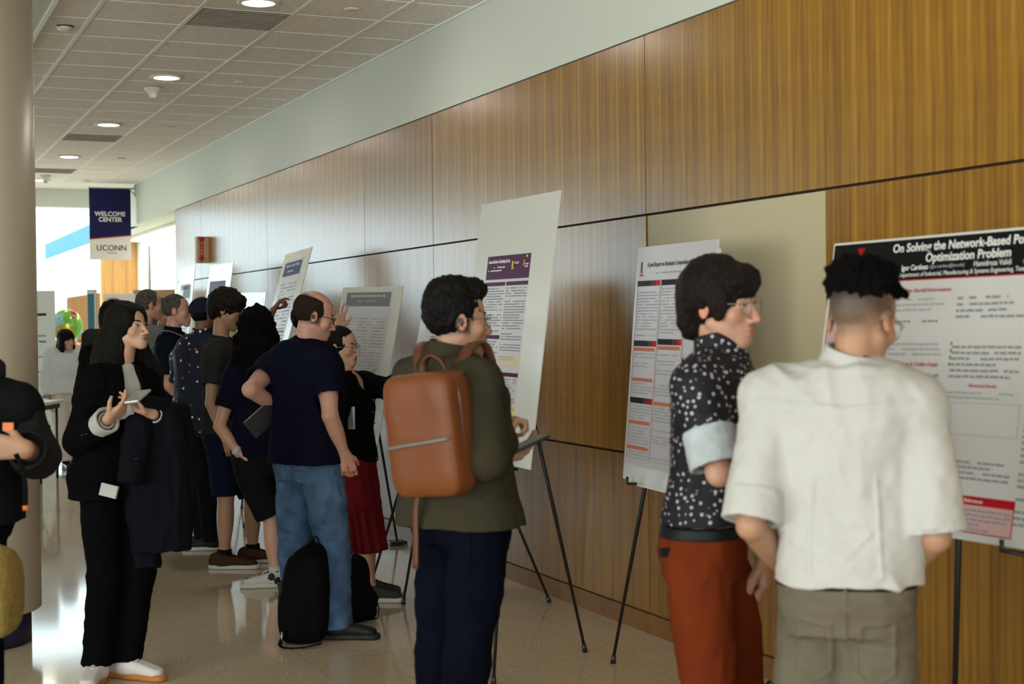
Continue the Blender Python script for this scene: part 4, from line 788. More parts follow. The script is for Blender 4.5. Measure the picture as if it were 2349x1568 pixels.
    if p.get('shade'):      # closely cropped hair tint: (colour, hairline height at back, at front, crown limit)
        col_, zb, zc_, yf = p['shade']; sm = lambda v: np.clip(v, 0, 1)**2*(3-2*np.clip(v, 0, 1))
        wgt = sm((lp[:, 2]-zb)/.030)*sm((yf-lp[:, 1]-.25*np.maximum(lp[:, 2]-.03, 0))/.016)*sm((zc_-lp[:, 2]-.30*lp[:, 1])/.022)*(np.linalg.norm(lp, axis=1) < .18)*(np.abs(lp[:, 0]) < .082); T[:] = T*(1-.92*wgt[:, None])+np.array(col_)*.92*wgt[:, None]
    body = solid('body', P, Q, M['skin'], root, T)
    face_bits(root, hc, R, hs, M[p.get('brow', 'hair_black')], fem)
    if p.get('hair'): hst, hm, hv, hn = p['hair'][:4]; build_hair(root, hc, R, hs, hst, M[hm], hv, hn, p['hair'][4] if len(p['hair']) > 4 else None, **(p['hair'][5] if len(p['hair']) > 5 else {}))
    if p.get('glasses'): glasses(root, hc, R, hs, M[p['glasses'][0]], *p['glasses'][1:])
    # trousers / shorts / skirt
    t = p.get('legs')
    beltz = pel[2]+(p.get('belt', .14))*H
    if t:
        kind, m_ = t[0], M[t[1]]; ease = t[2] if len(t) > 2 else .016; hem = t[3] if len(t) > 3 else .07
        F = Field(lo-np.array([.1, .1, 0]), (hi[0]+.1, hi[1]+.1, beltz+.02), vox)
        if kind == 'skirt':
            sk = stations(.012, pel[2]-.03, beltz); c = (an[0]+an[1])/2; z0 = hem; sk = [(z0, c[0]*.6+pel[0]*.4, c[1]*.6+pel[1]*.4, ang, ease, ease*.8)]+sk; F.loft(sk, pleat=(.10, 15)); nm = 'skirt'; [F.cone(hip[i]+Z_*.02, kn[i]*.5+hip[i]*.5, tx+.020, tx+.03, .03) for i in (0, 1)]
        else:
            F.loft(stations(.010+ease*.25, pel[2]-.09*H, beltz), .02); nm = 'trousers' if kind == 'long' else 'shorts'
            for i in (0, 1):
                if kind == 'long':
                    F.cone(hip[i], kn[i], tx+ease*.8, .056*g+ease, .035, bulge=.008); e = an[i]+(kn[i]-an[i])*.02; e[2] = hem; F.cone(kn[i], e, .056*g+ease, t[4] if len(t) > 4 else .062+ease*.5, .03, cut=True)
                else: e = kn[i]+(hip[i]-kn[i])*(t[4] if len(t) > 4 else .15); F.cone(hip[i], e, tx+ease, .066*g+ease, .03, cut=True)
                if kind == 'long': F.plane(np.array([0, 0, hem]), -Z_, .004)
                ax_ = (e-kn[i]) if kind == 'long' else (e-hip[i]); ax_ = nrm(ax_); F.cone(e-ax_*.03, e+ax_*.05, (t[4] if len(t) > 4 and kind == 'long' else .062+ease*.4)-.012, (t[4] if len(t) > 4 and kind == 'long' else .064+ease*.4)-.010, .004, 's')
        P, Q = F.mesh(); fo = cfold(p.get('pfold', .006), 9, 3, (1, 1, 1.3), .002, 38); fo = seams(fo, dict(pel=pel, lat=lat, by=by), p['pseams'], True, .005, .005) if p.get('pseams') else fo; tr = solid(nm, P, Q, m_, root, None, fo)
        if p.get('belt_m'):
            S = stations(.014+ease*.25, beltz-.030, beltz+.002); F = Field(lo-np.array([.1, .1, 0]), (hi[0]+.1, hi[1]+.1, beltz+.02), vox); F.loft(S); P, Q = F.mesh(); solid('belt', P, Q, M[p['belt_m']], root)
    # upper garments
    for gi, u in enumerate(p.get('tops', [])):
        m_ = M[u['m']]; off = u.get('off', .014); hemz = pel[2]+u.get('hem', .0)*H; F = Field(lo-np.array([.12, .12, 0]), (hi[0]+.12, hi[1]+.12, hi[2]), u.get('vox', vox))
        topz = neck[2]-u.get('drop', .012); F.loft(stations(off, hemz, topz, u.get('flare', 0), u.get('gw', 1.0)), .02)
        for i in (0, 1):
            F.cone(neck-Z_*.035, sh[i], .050+off*.4, .052*g+off, .035); ln = u.get('sleeve', 'short'); r0 = ax+off*.9; sl = (ln if isinstance(ln, (tuple, list)) else (ln, ln))[i]
            if sl == 'none': continue
            if sl == 'short': e = sh[i]+(el[i]-sh[i])*u.get('sl', .66); F.cone(sh[i], e, r0, .045*g+off*1.15, .025, cut=True); v = nrm(el[i]-sh[i]); F.cone(e-v*.02, e+v*.05, .045*g+off*1.15-.012, .045*g+off-.009, .004, 's')
            elif sl == 'elbow': F.cone(sh[i], el[i]-(el[i]-sh[i])*u.get('eb', .04), r0, .042*g+off*1.1, .025, cut=True)
            else:
                F.cone(sh[i], el[i], r0, .041*g+off, .025); e = el[i]+(wr[i]-el[i])*(sl if isinstance(sl, float) else .95); F.cone(el[i], e, .041*g+off, wx+off+.006, .02, cut=True, bulge=.004); v = nrm(wr[i]-el[i]); F.cone(e-v*.02, e+v*.05, wx+off-.002, wx+off, .004, 's')
        if u.get('open'):     # open neck
            F.ell(neck+by*.10+Z_*u.get('oz', -.02), np.array([.06, .09, u['open']]), .01, 's', np.column_stack([lat, by, Z_]))
        if u.get('cutbox'): u['cutbox'](F, locals())
        fo = cfold(u.get('fold', .006), u.get('ff', 8), gi+p.get('seed', 1), u.get('fs', (1, 1, .8)), u.get('fine', .0015), 40); fo = seams(fo, dict(pel=pel, lat=lat, by=by), u['seams'], True, .005, .005) if u.get('seams') else fo
        P, Q = F.mesh(); o = solid(u.get('name', 'shirt'), P, Q, m_, root, None, fo)
        if u.get('collar'):
            cr, chh = u['collar']; F = Field(neck-.14, neck+.16, .0035); nd = nrm(nk-neck)
            F.cone(neck-nd*.03, neck+nd*chh, cr+.016, cr+.001, .004, cut=True); F.cone(neck-nd*.05, neck+nd*(chh+.03), cr+.005, cr-.010, .002, 's'); F.ell(neck+by*.10+Z_*chh*.8, (.022, .06, .05), .004, 's', np.column_stack([lat, by, Z_])); F.plane(neck-nd*.03, -nd)
            P, Q = F.mesh(); solid('collar', P, Q, m_, o)
        if u.get('cuff'):
            cm, cl, cr = u['cuff']
            for i in (0, 1):
                v = nrm(el[i]-sh[i]); e = el[i]-(el[i]-sh[i])*u.get('eb', .04); F = Field(e-.12, e+.12, .005); F.cone(e-v*cl, e+v*.010, cr*1.0, cr*1.03, .01, cut=True); F.plane(e-v*cl, -v, .004); F.cone(e-v*.01, e+v*.05, cr-.010, cr-.009, .003, 's')
                P, Q = F.mesh(); solid('rolled_cuff', P, Q, M[cm], o, None, cfold(.003, 26, i))
    for i in (0, 1):
        s_ = p.get('shoe')
        if s_:
            a = an[i]; shoe(root, a, img_dir(p['foot'][i]), M[s_[0]], M[s_[1]], s_[2] if len(s_) > 2 else 1.0, laces=M[s_[3]] if len(s_) > 3 and s_[3] else None, sock=M[s_[4]] if len(s_) > 4 and s_[4] else None)
    return dict(root=root, hc=hc, R=R, neck=neck, pel=pel, sh=sh, el=el, wr=wr, by=by, lat=lat, hip=hip, kn=kn, an=an, hs=hs, H=H, ang=ang, g=g)
def std(hx, hy, d, body, ht=None, shw=.19, arms=None, face=None):     # an easy standing pose under a head seen at (hx, hy)
    hc = K(hx, hy, d); by = img_dir(body); lat = np.cross(by, Z_); g0 = np.array([hc[0], hc[1], 0])-by*.03; s = (hc[2]+.13)/1.75; P_ = lambda x, y, z: g0+lat*x*s+by*y*s+Z_*z*s
    q = dict(d=d, body=body, face=face or (body, 0), head=hc, neck=P_(0, -.02, 1.475), pel=P_(0, 0, .90), sh=[P_(-shw, 0, 1.42), P_(shw, 0, 1.42)], el=[P_(-shw-.05, -.03, 1.13), P_(shw+.05, -.03, 1.13)], wr=[P_(-shw-.06, .05, .88), P_(shw+.06, .05, .88)],
             hip=[P_(-.09, 0, .85), P_(.09, 0, .85)], kn=[P_(-.10, .02, .48), P_(.10, .02, .48)], an=[P_(-.10, 0, .085), P_(.10, 0, .085)], foot=[body+12, body-12])
    q['P_'] = P_; return q
def band(root, name, pts, w_, t_, m, parent=None):                      # flat strap along points; (point, normal)
    if len(pts) > 2 and len(pts) < 12:
        A = [np.asarray(q[0], float) for q in pts]; B_ = [np.asarray(q[1], float) for q in pts]; A = [2*A[0]-A[1]]+A+[2*A[-1]-A[-2]]; out = []
        for i in range(len(pts)-1):
            for t in np.linspace(0, 1, 6, endpoint=(i == len(pts)-2)):
                p0, p1, p2, p3 = A[i:i+4]; out.append((.5*(2*p1+(p2-p0)*t+(2*p0-5*p1+4*p2-p3)*t*t+(3*p1-p0-3*p2+p3)*t**3), B_[i]*(1-t)+B_[i+1]*t))
        pts = out
    b = MB(); V = []; n = len(pts)
    for i, (p_, nn_) in enumerate(pts):
        tg = nrm(pts[min(i+1, n-1)][0]-pts[max(i-1, 0)][0]); nn_ = nrm(nn_-tg*(np.asarray(nn_)@tg)); s_ = np.cross(tg, nn_)
        V += [p_+s_*w_/2-nn_*t_/2, p_+s_*w_/2+nn_*t_/2, p_-s_*w_/2+nn_*t_/2, p_-s_*w_/2-nn_*t_/2]
    Fq = [(i*4+k, i*4+(k+1) % 4, i*4+4+(k+1) % 4, i*4+4+k) for i in range(n-1) for k in range(4)]+[(3, 2, 1, 0), tuple((n-1)*4+k for k in range(4))]
    return b.add(V, Fq).build(name, m, parent or root, True)
def lanyard(r, m='lanyard'):
    n, by, lat = r['neck'], r['by'], r['lat']; pts = []
    for t in np.linspace(0, 1, 15):
        a = math.pi*(t*2-1); x = .080*math.sin(a*.5)*(1 if abs(a) < 9 else 1); 
        pts.append((n+lat*.080*math.sin(math.pi*t*2)*(1 if True else 1)*1.0+by*(-.062*math.cos(math.pi*t*2)+.005)+Z_*(.012-.045*(1-math.cos(math.pi*t*2))/2), lat*math.sin(math.pi*t*2)-by*math.cos(math.pi*t*2)))
    band(r['root'], 'lanyard', pts, .02, .003, M[m])
def slab_obj(name, c, ux, uy, sx, sy, sz, m, label, cat, bev=.004):
    ux = nrm(ux); uz = nrm(np.cross(ux, uy)); uy = np.cross(uz, ux); t = empty(name, c, label, cat)
    MB().slab(c-ux*sx/2-uy*sy/2-uz*sz/2, ux, uy, uz, sx, sy, sz).build(name+'_body', m, t, False, bev); return t, ux, uy, uz
PEOPLE = {}
# ---------- man in the white shirt, back to the viewer
r = person(dict(label='person in a white rolled-sleeve shirt and khaki trousers, seen from behind', d=3.7, vox=.005, girth=.93, skin='tan', body=76, face=(50, -18), head=(1975, 740), hs=1.02, neck=(1950, 832), pel=(1942, 1392),
  sh=[(1768, 912, .05), (2100, 934, -.05)], el=[(1722, 1205, -.04), (2148, 1232, -.10)], wr=[(1835, 1335, .28), (2020, 1345, .20)], hip=[(1868, 1452, .03), (2015, 1452, -.03)], kn=[(1852, 1760, .0), (2022, 1755, -.03)], an=[(1848, 2140, .05), (2028, 2140, 0)], foot=[95, 60],
  scalp=[((0, -.075, .005), (.075, .045, .045), (.075, .058, .045), .85), ((0, -.07, .045), (.085, .06, .03), (.02, .016, .013), .95), ((.07, -.03, .04), (.03, .05, .04), (.05, .038, .03), .8), ((-.07, -.03, .04), (.03, .05, .04), (.05, .038, .03), .8)],
  hair=('topfade', 'hair_curly', .004, .010, None, dict(st=(1, 1, 1), fr=95)), glasses=('goldwire', (.026, .023), .0013), legs=('long', 'khaki_twill', .020, .07, .088), belt=.150, belt_m='black_shorts', pfold=.007, pseams=[(-0.035, -0.02, -0.115, -0.01), (-0.115, -0.01, -0.115, -0.14), (-0.115, -0.14, -0.075, -0.165), (-0.075, -0.165, -0.035, -0.14), (-0.035, -0.14, -0.035, -0.02), (0.035, -0.02, 0.115, -0.01), (0.115, -0.01, 0.115, -0.14), (0.115, -0.14, 0.075, -0.165), (0.075, -0.165, 0.035, -0.14), (0.035, -0.14, 0.035, -0.02), (0, 0.09, 0, -0.08), (0, 0.02, -0.16, 0.055), (0, 0.02, 0.16, 0.055)],
  tops=[dict(m='white_cotton', off=.030, hem=.105, sleeve='elbow', eb=.06, fold=.016, ff=6, fs=(1, 1, .5), fine=.003, collar=(.067, .035), cuff=('white_cotton', .070, .073), vox=.006, seams=[(-.21, .52, 0, .50), (0, .50, .21, .52), (-.085, .10, -.075, .33), (.085, .10, .075, .33), (-.02, .22, .05, .225), (0, .14, .06, .2), (-.04, .13, -.1, .16)])], shoe=('suede_brown', 'sole_black')))
PEOPLE['white'] = r; lanyard(r)
# ---------- man in rust trousers
r = person(dict(label='person in a speckled dark shirt and rust trousers, with round glasses, smiling', d=4.22, vox=.005, girth=.94, skin='light', body=-12, face=(-34, -3, -2), head=(1650, 706), hs=1.05, neck=(1652, 806), pel=(1622, 1268),
  sh=[(1690, 884, .17), (1598, 886, -.16)], el=[(1742, 1110, .16), (1650, 1085, -.24)], wr=[(1750, 1268, .08), (1775, 1075, -.12)], hip=[(1655, 1320, .09), (1603, 1322, -.09)], kn=[(1700, 1610, .08), (1632, 1625, -.12)], an=[(1705, 1950, .08), (1640, 1960, -.12)], foot=[-5, -20],
  stubble=(.72, .70, .72), brow='hair_brown', hair=('fringe', 'hair_brown', .005, .004, None, dict(st=(1, 1, .4), fr=90)), glasses=('goldwire', (.025, .024), .0012, True, 2.1), legs=('long', 'rust_twill', .018, .07, .075), belt=.15, belt_m='belt_teal',
  tops=[dict(m='dot_shirt', off=.022, hem=.165, sleeve='elbow', eb=.12, fold=.010, ff=8, collar=(.066, .050), cuff=('sleeve_lining', .095, .072), vox=.006)], shoe=('suede_brown', 'sole_black'), hands=[((.1, 0, -1), (-.6, .3, 0), 1, (.5, .6, .6, .7), .3), ((1, .5, .1), (0, -.2, -1), -1, (.6, .6, .6, .6), .4)]))
PEOPLE['rust'] = r
w_ = K(1530, 1266, 4.10); slab_obj('wallet', w_, RH*.9+FH*.3, Z_, .05, .025, .010, M['belt_teal'], 'teal wallet sticking out of the rust trousers back pocket', 'wallet')
# ---------- man in olive with the tan backpack
r = person(dict(label='person in an olive overshirt and dark jeans with glasses, carrying a tan backpack', d=4.9, vox=.005, girth=.97, skin='olive', body=56, face=(20, -1), head=(1046, 741), hs=1.03, neck=(1030, 812), shade=((.02, .014, .01), -.05, .2, .035), pel=(1062, 1205),
  sh=[(952, 866, .12), (1098, 874, -.11)], el=[(1000, 1050, .34), (1118, 1052, -.20)], wr=[(1140, 1052, .34), (1152, 1010, .0)], hip=[(1022, 1245, .08), (1098, 1245, -.08)], kn=[(1005, 1505, .10), (1072, 1512, -.10)], an=[(1000, 1795, .12), (1045, 1802, -.12)], foot=[35, 25],
  stubble=(.55, .52, .52), hair=('quiff', 'hair_black', .005, .005, None, dict(st=(1, 1, .6), fr=100)), glasses=('goldwire', (.025, .020), .0013), legs=('long', 'dark_denim', .020, .07, .080), belt=.16, pfold=.007, pseams=[(-0.035, 0.0, -0.12, 0.01), (-0.12, 0.01, -0.12, -0.12), (-0.12, -0.12, -0.0775, -0.145), (-0.0775, -0.145, -0.035, -0.12), (-0.035, -0.12, -0.035, 0.0), (0.035, 0.0, 0.12, 0.01), (0.12, 0.01, 0.12, -0.12), (0.12, -0.12, 0.0775, -0.145), (0.0775, -0.145, 0.035, -0.12), (0.035, -0.12, 0.035, 0.0), (0, 0.08, 0, -0.08), (-0.05, -0.04, -0.08, -0.065), (-0.08, -0.065, -0.11, -0.04), (0.05, -0.04, 0.08, -0.065), (0.08, -0.065, 0.11, -0.04)],
  tops=[dict(m='olive_twill', off=.026, hem=.01, sleeve=.92, flare=.08, fold=.010, ff=7, collar=(.070, .040), vox=.006)], shoe=('suede_brown', 'sole_black'), hands=[((1, .15, .25), (0, -.4, 1), 1, (.35, .4, .45, .5), .7), ((.45, .5, .75), (.7, .2, -.5), -1, (1.0, 1.1, 1.15, 1.2), .8)]))
PEOPLE['olive'] = r
c = K(1208, 1018, 5.12); slab_obj('smartphone', c, K(1257, 992, 5.16)-K(1165, 1035, 5.08), FH*.9-RH*.25+Z_*.05, .155, .076, .012, M['phone'], 'black smartphone held out by the person in olive', 'phone')
# backpack
c = r['pel']*.42+(r['neck'])*.58-r['by']*.215-Z_*.010+RH*.056; by, lat = r['by'], r['lat']; up = nrm(Z_+RH*-.10); lt = nrm(lat-up*(lat@up)); bk = nrm(np.cross(up, lt)); Rb = np.column_stack([lt, bk, up])
bp = empty('backpack', c-up*.18, 'tan leather backpack worn by the person in olive', 'backpack')
F = Field(c-.32, c+.32, .006); F.ell(c, (.132, .070, .188), .02, 'u', Rb, n=7); F.ell(c-bk*.030-up*.0, (.124, .055, .176), .02, 'u', Rb, n=7); P, Q = F.mesh(); body_ = solid('leather_shell', P, Q, M['leather_tan'], bp, None, cfold(.003, 6, 5))
def bpt(x, y, z): return c+lt*x+bk*y+up*z
MB().tube([bpt(-.128, -.068, -.035), bpt(-.115, -.0865, -.033), bpt(-.05, -.089, -.026), bpt(.05, -.089, -.018), bpt(.112, -.087, -.012), bpt(.125, -.07, -.010)], .0058, 6, sc2=1.3).build('front_zip', M['zip'], bp, True)
MB().tube([bpt(.133, -.02, -.12), bpt(.1345, -.02, .12), bpt(.128, -.02, .165), bpt(.10, -.02, .190), bpt(-.10, -.02, .190), bpt(-.128, -.02, .165), bpt(-.1345, -.02, .12), bpt(-.133, -.02, -.1)], .0055, 6).build('main_zip', M['zip'], bp, True)
band(None, 'carry_handle', [(bpt(-.045, .05, .18), up), (bpt(-.035, .045, .225), up), (bpt(0, .04, .247), up), (bpt(.035, .045, .225), up), (bpt(.045, .05, .18), up)], .026, .006, M['leather_dark'], bp)
for i, s_ in enumerate((-1, 1)):
    S = r['sh'][i]; a = bpt(s_*.07, .06, .165); b_ = r['neck']+lat*s_*.10-Z_*.00+by*.0; q1 = b_+Z_*.025-by*.02; q2 = b_+by*.075-Z_*.02; q3 = q2-Z_*.20+by*.055+lat*s_*.02; q4 = bpt(s_*.15, .06, -.15)+lat*s_*.05
    band(None, 'shoulder_strap', [(a, Z_), (q1, Z_+by*-.2), (q2+Z_*.03, by+Z_), (q3, by)], .042, .010, M['leather_dark'], bp)
band(None, 'hanging_strap', [(bpt(-.07, -.02, -.18), -bk), (bpt(-.09, -.02, -.25), -bk), (bpt(-.10, -.02, -.33), -bk), (bpt(-.115, -.02, -.43), -bk)], .022, .004, M['leather_dark'], bp)
for x in (-.148,):
    MB().tube([bpt(x+.012, -.03, .0), bpt(x-.002, -.03, -.04), bpt(x+.006, -.03, -.075)], .002, 5).build('zip_pull', M['zip'], bp, True)
# ---------- bald man
r = person(dict(label='person with a bald crown and glasses in navy tee and blue jeans, notebook in hand', d=7.6, vox=.006, girth=1.10, skin='pink', body=50, face=(17, -15), head=(717, 729), hs=1.06, neck=(698, 776), pel=(710, 1072),
  sh=[(624, 842, .12), (750, 850, -.12)], el=[(574, 893, -.10), (757, 952, -.22)], wr=[(640, 935, .08), (790, 1040, -.12)], hip=[(680, 1105, .08), (742, 1108, -.08)], kn=[(678, 1268, .12), (766, 1262, -.03)], an=[(690, 1405, .16), (770, 1432, -.08)], foot=[25, -6],
  stubble=(.72, .70, .70), shade=((.030, .018, .013), -.045, .098, .040), hair=('balding', 'hair_thin', .004, .0007, None, dict(fr=260, st=(1, 1, 1))), glasses=('black', (.024, .016), .0016, True, 3.2), legs=('long', 'denim', .022, .05, .086), belt=.12, pfold=.009, pseams=[(-0.035, 0.0, -0.12, 0.01), (-0.12, 0.01, -0.12, -0.12), (-0.12, -0.12, -0.0775, -0.145), (-0.0775, -0.145, -0.035, -0.12), (-0.035, -0.12, -0.035, 0.0), (0.035, 0.0, 0.12, 0.01), (0.12, 0.01, 0.12, -0.12), (0.12, -0.12, 0.0775, -0.145), (0.0775, -0.145, 0.035, -0.12), (0.035, -0.12, 0.035, 0.0), (0, 0.08, 0, -0.08), (-0.05, -0.04, -0.08, -0.065), (-0.08, -0.065, -0.11, -0.04), (0.05, -0.04, 0.08, -0.065), (0.08, -0.065, 0.11, -0.04)],
  tops=[dict(m='navy_tee', off=.026, hem=.045, sleeve='short', sl=.60, flare=.03, fold=.008, ff=8)], shoe=('shoe_black', 'sole_black', 1.08), hands=[((.8, .3, -.5), (.3, 1, 0), 1, (.6, .6, .7, .7), .4), ((.25, .2, -1), (-.3, .9, -.1), -1, (.5, .6, .75, .8), .5)]))
PEOPLE['bald'] = r
t, ux, uy, uz = slab_obj('notebook', K(600, 962, 7.58), K(622, 935, 7.6)-K(572, 980, 7.55), RH*.75+FH*.45-Z_*.15, .155, .10, .016, M['paper_yellow'], 'black notebook with pale yellow pages held by the bald person', 'notebook', .001)
for s_ in (-1, 1): MB().slab(K(600, 962, 7.58)-ux*.082-uy*.053+uz*(s_*.010-.0015), ux, uy, uz, .164, .106, .003).build('cover', M['blackplastic'], t)
band(None, 'ribbon', [(K(598, 985, 7.55), FH), (K(603, 1000, 7.55), FH), (K(607, 1012, 7.55), FH)], .004, .001, M['lanyard'], t)
pn = empty('pen', K(800, 1082, 7.42), 'orange pen in the right hand of the bald person', 'pen'); MB().tube([K(797, 1070, 7.45), K(801, 1094, 7.42)], .0045, 8).build('barrel', M['orange'], pn, True)
# ---------- woman in glasses, red skirt
HAIR['tied'] = [('e', (0, -.014, .045), (.080, .098, .093)), ('e', (0, -.10, .0), (.042, .04, .045)), ('-e', (0, .122, -.022), (.076, .074, .098)), ('-e', (.088, .012, -.012), (.026, .026, .034)), ('-e', (-.088, .012, -.012), (.026, .026, .034)), ('-p', (0, -.06, -.055), (0, .3, -1))]
r = person(dict(label='person with glasses in a black cardigan and long red skirt, arm stretched out', d=8.6, vox=.006, fem=True, girth=1.0, skin='asian', body=-18, face=(-16, -3), head=(782, 800), hs=.98, neck=(798, 858), pel=(815, 1062), mouth=1, lip=(.20, .03, .03),
  sh=[(836, 880, .13), (790, 882, -.13)], el=[(893, 893, .02), (768, 975, -.22)], wr=[(948, 850, -.02), (790, 985, -.04)], hip=[(822, 1085, .08), (808, 1085, -.08)], kn=[(835, 1215, .08), (822, 1215, -.06)], an=[(848, 1340, .08), (850, 1352, -.10)], foot=[-5, -8],
  hair=('tied', 'hair_black', .005, .002), glasses=('goldwire', (.026, .022), .0015), legs=('skirt', 'red_skirt', .15, .28), belt=.16,
  tops=[dict(m='black_wool', off=.022, hem=.02, sleeve=.95, fold=.006, ff=9, open=.07, oz=-.03)], shoe=('shoe_grey', 'sole_white', .95, 'black'), hands=[((1, .2, .55), (.2, 1, -.2), 1, (.2, .25, .3, .35), .2), ((.3, .3, 1), (-.3, .8, 0), -1, (.9, .95, 1, 1), .6)]))
c = K(803, 958, 8.42); slab_obj('smartphone', c, Z_, RH*.8-FH*.3, .13, .062, .009, M['silver'], 'grey smartphone held to the chest by the person in glasses', 'phone')
bt = MB()
for k in range(6): p_ = r['pel']+(r['neck']-r['pel'])*(.10+.13*k)+r['by']*.138-r['lat']*.02*(k % 2)-Z_*.02; bt.lathe([(.006, -.003), (.006, .003)], tuple(p_), 8)
bt.build('cardigan_buttons', M['goldwire'], r['root'], True)
# ---------- curly haired person
def curly(F):
    hc = K(590, 757, 9.1)
    for a, b_, ra, rb in (((0, -.03, .03), (0, -.07, -.20), .105, .115), ((.05, -.02, 0), (.10, -.03, -.22), .07, .06), ((-.05, -.02, 0), (-.11, -.02, -.22), .07, .065), ((0, -.06, -.15), (0, -.08, -.30), .11, .08)):
        Rr = head_frame(100, -8); F.cone(hc+Rr@np.array(a), hc+Rr@np.array(b_), ra, rb, .03)
r = person(dict(label='person with long curly black hair, navy tee, dark shorts and black and white sneakers', d=9.1, vox=.007, girth=.98, skin='light', body=118, face=(100, -8), head=(590, 757), hs=1.0, neck=(588, 818), pel=(598, 1062),
  sh=[(540, 862, -.08), (632, 858, .09)], el=[(504, 978, -.10), (640, 965, .2)], wr=[(544, 1034, -.14), (640, 1040, .22)], hip=[(582, 1090, -.06), (616, 1090, .06)], kn=[(622, 1185, -.05), (652, 1190, .12)], an=[(632, 1318, -.08), (668, 1300, .14)], foot=[192, 165],
  hair=('mop', 'hair_curly', .007, .016, (K(590, 757, 9.1)-.45, K(590, 757, 9.1)+.3, curly), dict(st=(1, 1, 1), fr=42)), legs=('shorts', 'black_shorts', .030, .07, .02), belt=.14,
  tops=[dict(m='navy_tee', off=.022, hem=.08, sleeve='short', sl=.62, fold=.007, ff=8)], shoe=('shoe_patch', 'sole_white', 1.0, 'black', 'white_cotton'), hands=[((.5, .1, -.8), (.6, .7, .2), 1, (.3, .4, .4, .5), .3), None]))
MB().tube([K(538, 1029, 8.96)+0, K(549, 1036, 8.96)], .033, 14).build('wrist_watch', M['watch'], r['root'], True)
# ---------- young man, dark hair, brown boots
r = person(dict(label='person with dark hair in grey tee, navy shorts and brown shoes, seen from the side', d=9.8, vox=.007, girth=1.0, skin='tan', body=4, face=(3, -16), head=(518, 713), hs=1.08, neck=(506, 773), pel=(516, 1005),
  sh=[(512, 812, .16), (494, 812, -.16)], el=[(535, 930, .2), (484, 925, -.2)], wr=[(548, 1000, .18), (518, 1004, -.2)], hip=[(524, 1038, .09), (512, 1040, -.09)], kn=[(578, 1132, .12), (518, 1138, -.09)], an=[(580, 1252, .14), (515, 1276, -.09)], foot=[-2, -5],
  stubble=(.6, .58, .56), hair=('mop', 'hair_brown', .006, .008, None, dict(st=(1, 1, .6), fr=70)), glasses=('black', (.026, .018), .002, True, 3), legs=('shorts', 'navy_shorts', .026, .07, .02), belt=.16,
  tops=[dict(m='grey_tee', off=.024, hem=.06, sleeve='short', sl=.62, fold=.008, ff=8)], shoe=('suede_brown', 'sole_white', 1.12, None, 'black_shorts')))
lanyard(r)
# ---------- man in navy cap, flecked shirt, arm up to the poster
def cap_builder(r):
    hc, R = r['hc'], r['R']; L = lambda *q: hc+R@np.array(q); F = Field(hc-.22, hc+.24, .006)
    F.ell(L(0, -.010, .052), (.088, .105, .094), .01, 'u', R); F.plane(L(0, 0, .035), R@np.array([0, .12, -1.]), .004); F.ell(L(0, .11, .040), (.066, .085, .010), .012, 'u', R)
    P, Q = F.mesh(); o = solid('cap', P, Q, M['navy_cap'], r['root']); MB().lathe([(.008, 0), (.006, .006)], tuple(L(0, -.01, .143)), 10).build('cap_button', M['navy_cap'], o, True)
r = person(dict(label='person in a navy cap and flecked navy shirt, arm raised to a poster', d=10.6, vox=.007, girth=1.05, skin='brown', body=60, face=(52, -4), head=(466, 728), hs=1.0, neck=(464, 762), pel=(455, 985),
  sh=[(416, 822, .12), (500, 812, -.08)], el=[(412, 895, .18), (588, 778, .10)], wr=[(452, 932, .36), (626, 712, .34)], hip=[(438, 1012, .06), (470, 1012, -.05)], kn=[(456, 1125, .06), (478, 1120, -.06)], an=[(475, 1240, .05), (492, 1245, -.08)], foot=[172, 185],
  hair=('crop', 'hair_black', .006, .002), legs=('long', 'dark_trousers', .022, .06, .085), belt=.14, tops=[dict(m='fleck_shirt', off=.030, hem=-.06, sleeve='short', sl=(.72), fold=.008, ff=7, collar=(.066, .035))],
  shoe=('shoe_black', 'sole_white', 1.05, 'red'), hands=[((.8, .5, -.3), (.3, .5, .5), 1, (.4, .5, .5, .6), .3), ((.55, .3, .8), (.8, .2, -.4), -1, (.35, 1.0, 1.2, 1.3), .7)]))
cap_builder(r)
# ---------- grey haired man in navy polo
r = person(dict(label='person with short grey hair in a navy polo, in profile facing the boards', d=11.3, vox=.007, girth=1.05, skin='pink', body=6, face=(8, 1), head=(404, 716), hs=1.05, neck=(396, 762), pel=(405, 962),
  sh=[(402, 802, .17), (384, 802, -.17)], el=[(425, 885, .2), (388, 885, -.19)], wr=[(448, 932, .2), (425, 925, -.12)], hip=[(412, 988, .09), (402, 988, -.09)], kn=[(425, 1100, .1), (415, 1100, -.09)], an=[(455, 1215, .12), (442, 1222, -.06)], foot=[0, -5],
  hair=('crop', 'hair_grey', .006, .003), brow='hair_thin', legs=('long', 'dark_denim', .02, .06, .085), belt=.13, belt_m='suede_brown', tops=[dict(m='navy_polo', off=.026, hem=.10, sleeve='short', sl=.7, fold=.007, ff=8, collar=(.064, .045))], shoe=('shoe_beige', 'sole_white', 1.1, 'black')))
band(r['root'], 'bag_strap', [(r['neck']+r['lat']*.12-Z_*.12-r['by']*.14, -r['by']), (r['neck']+r['lat']*.12+Z_*.0-r['by']*.08, Z_-r['by']), (r['neck']+r['lat']*.125+Z_*.008, Z_), (r['neck']+r['lat']*.12-Z_*.03+r['by']*.09, r['by']+Z_)], .05, .008, M['zip'])
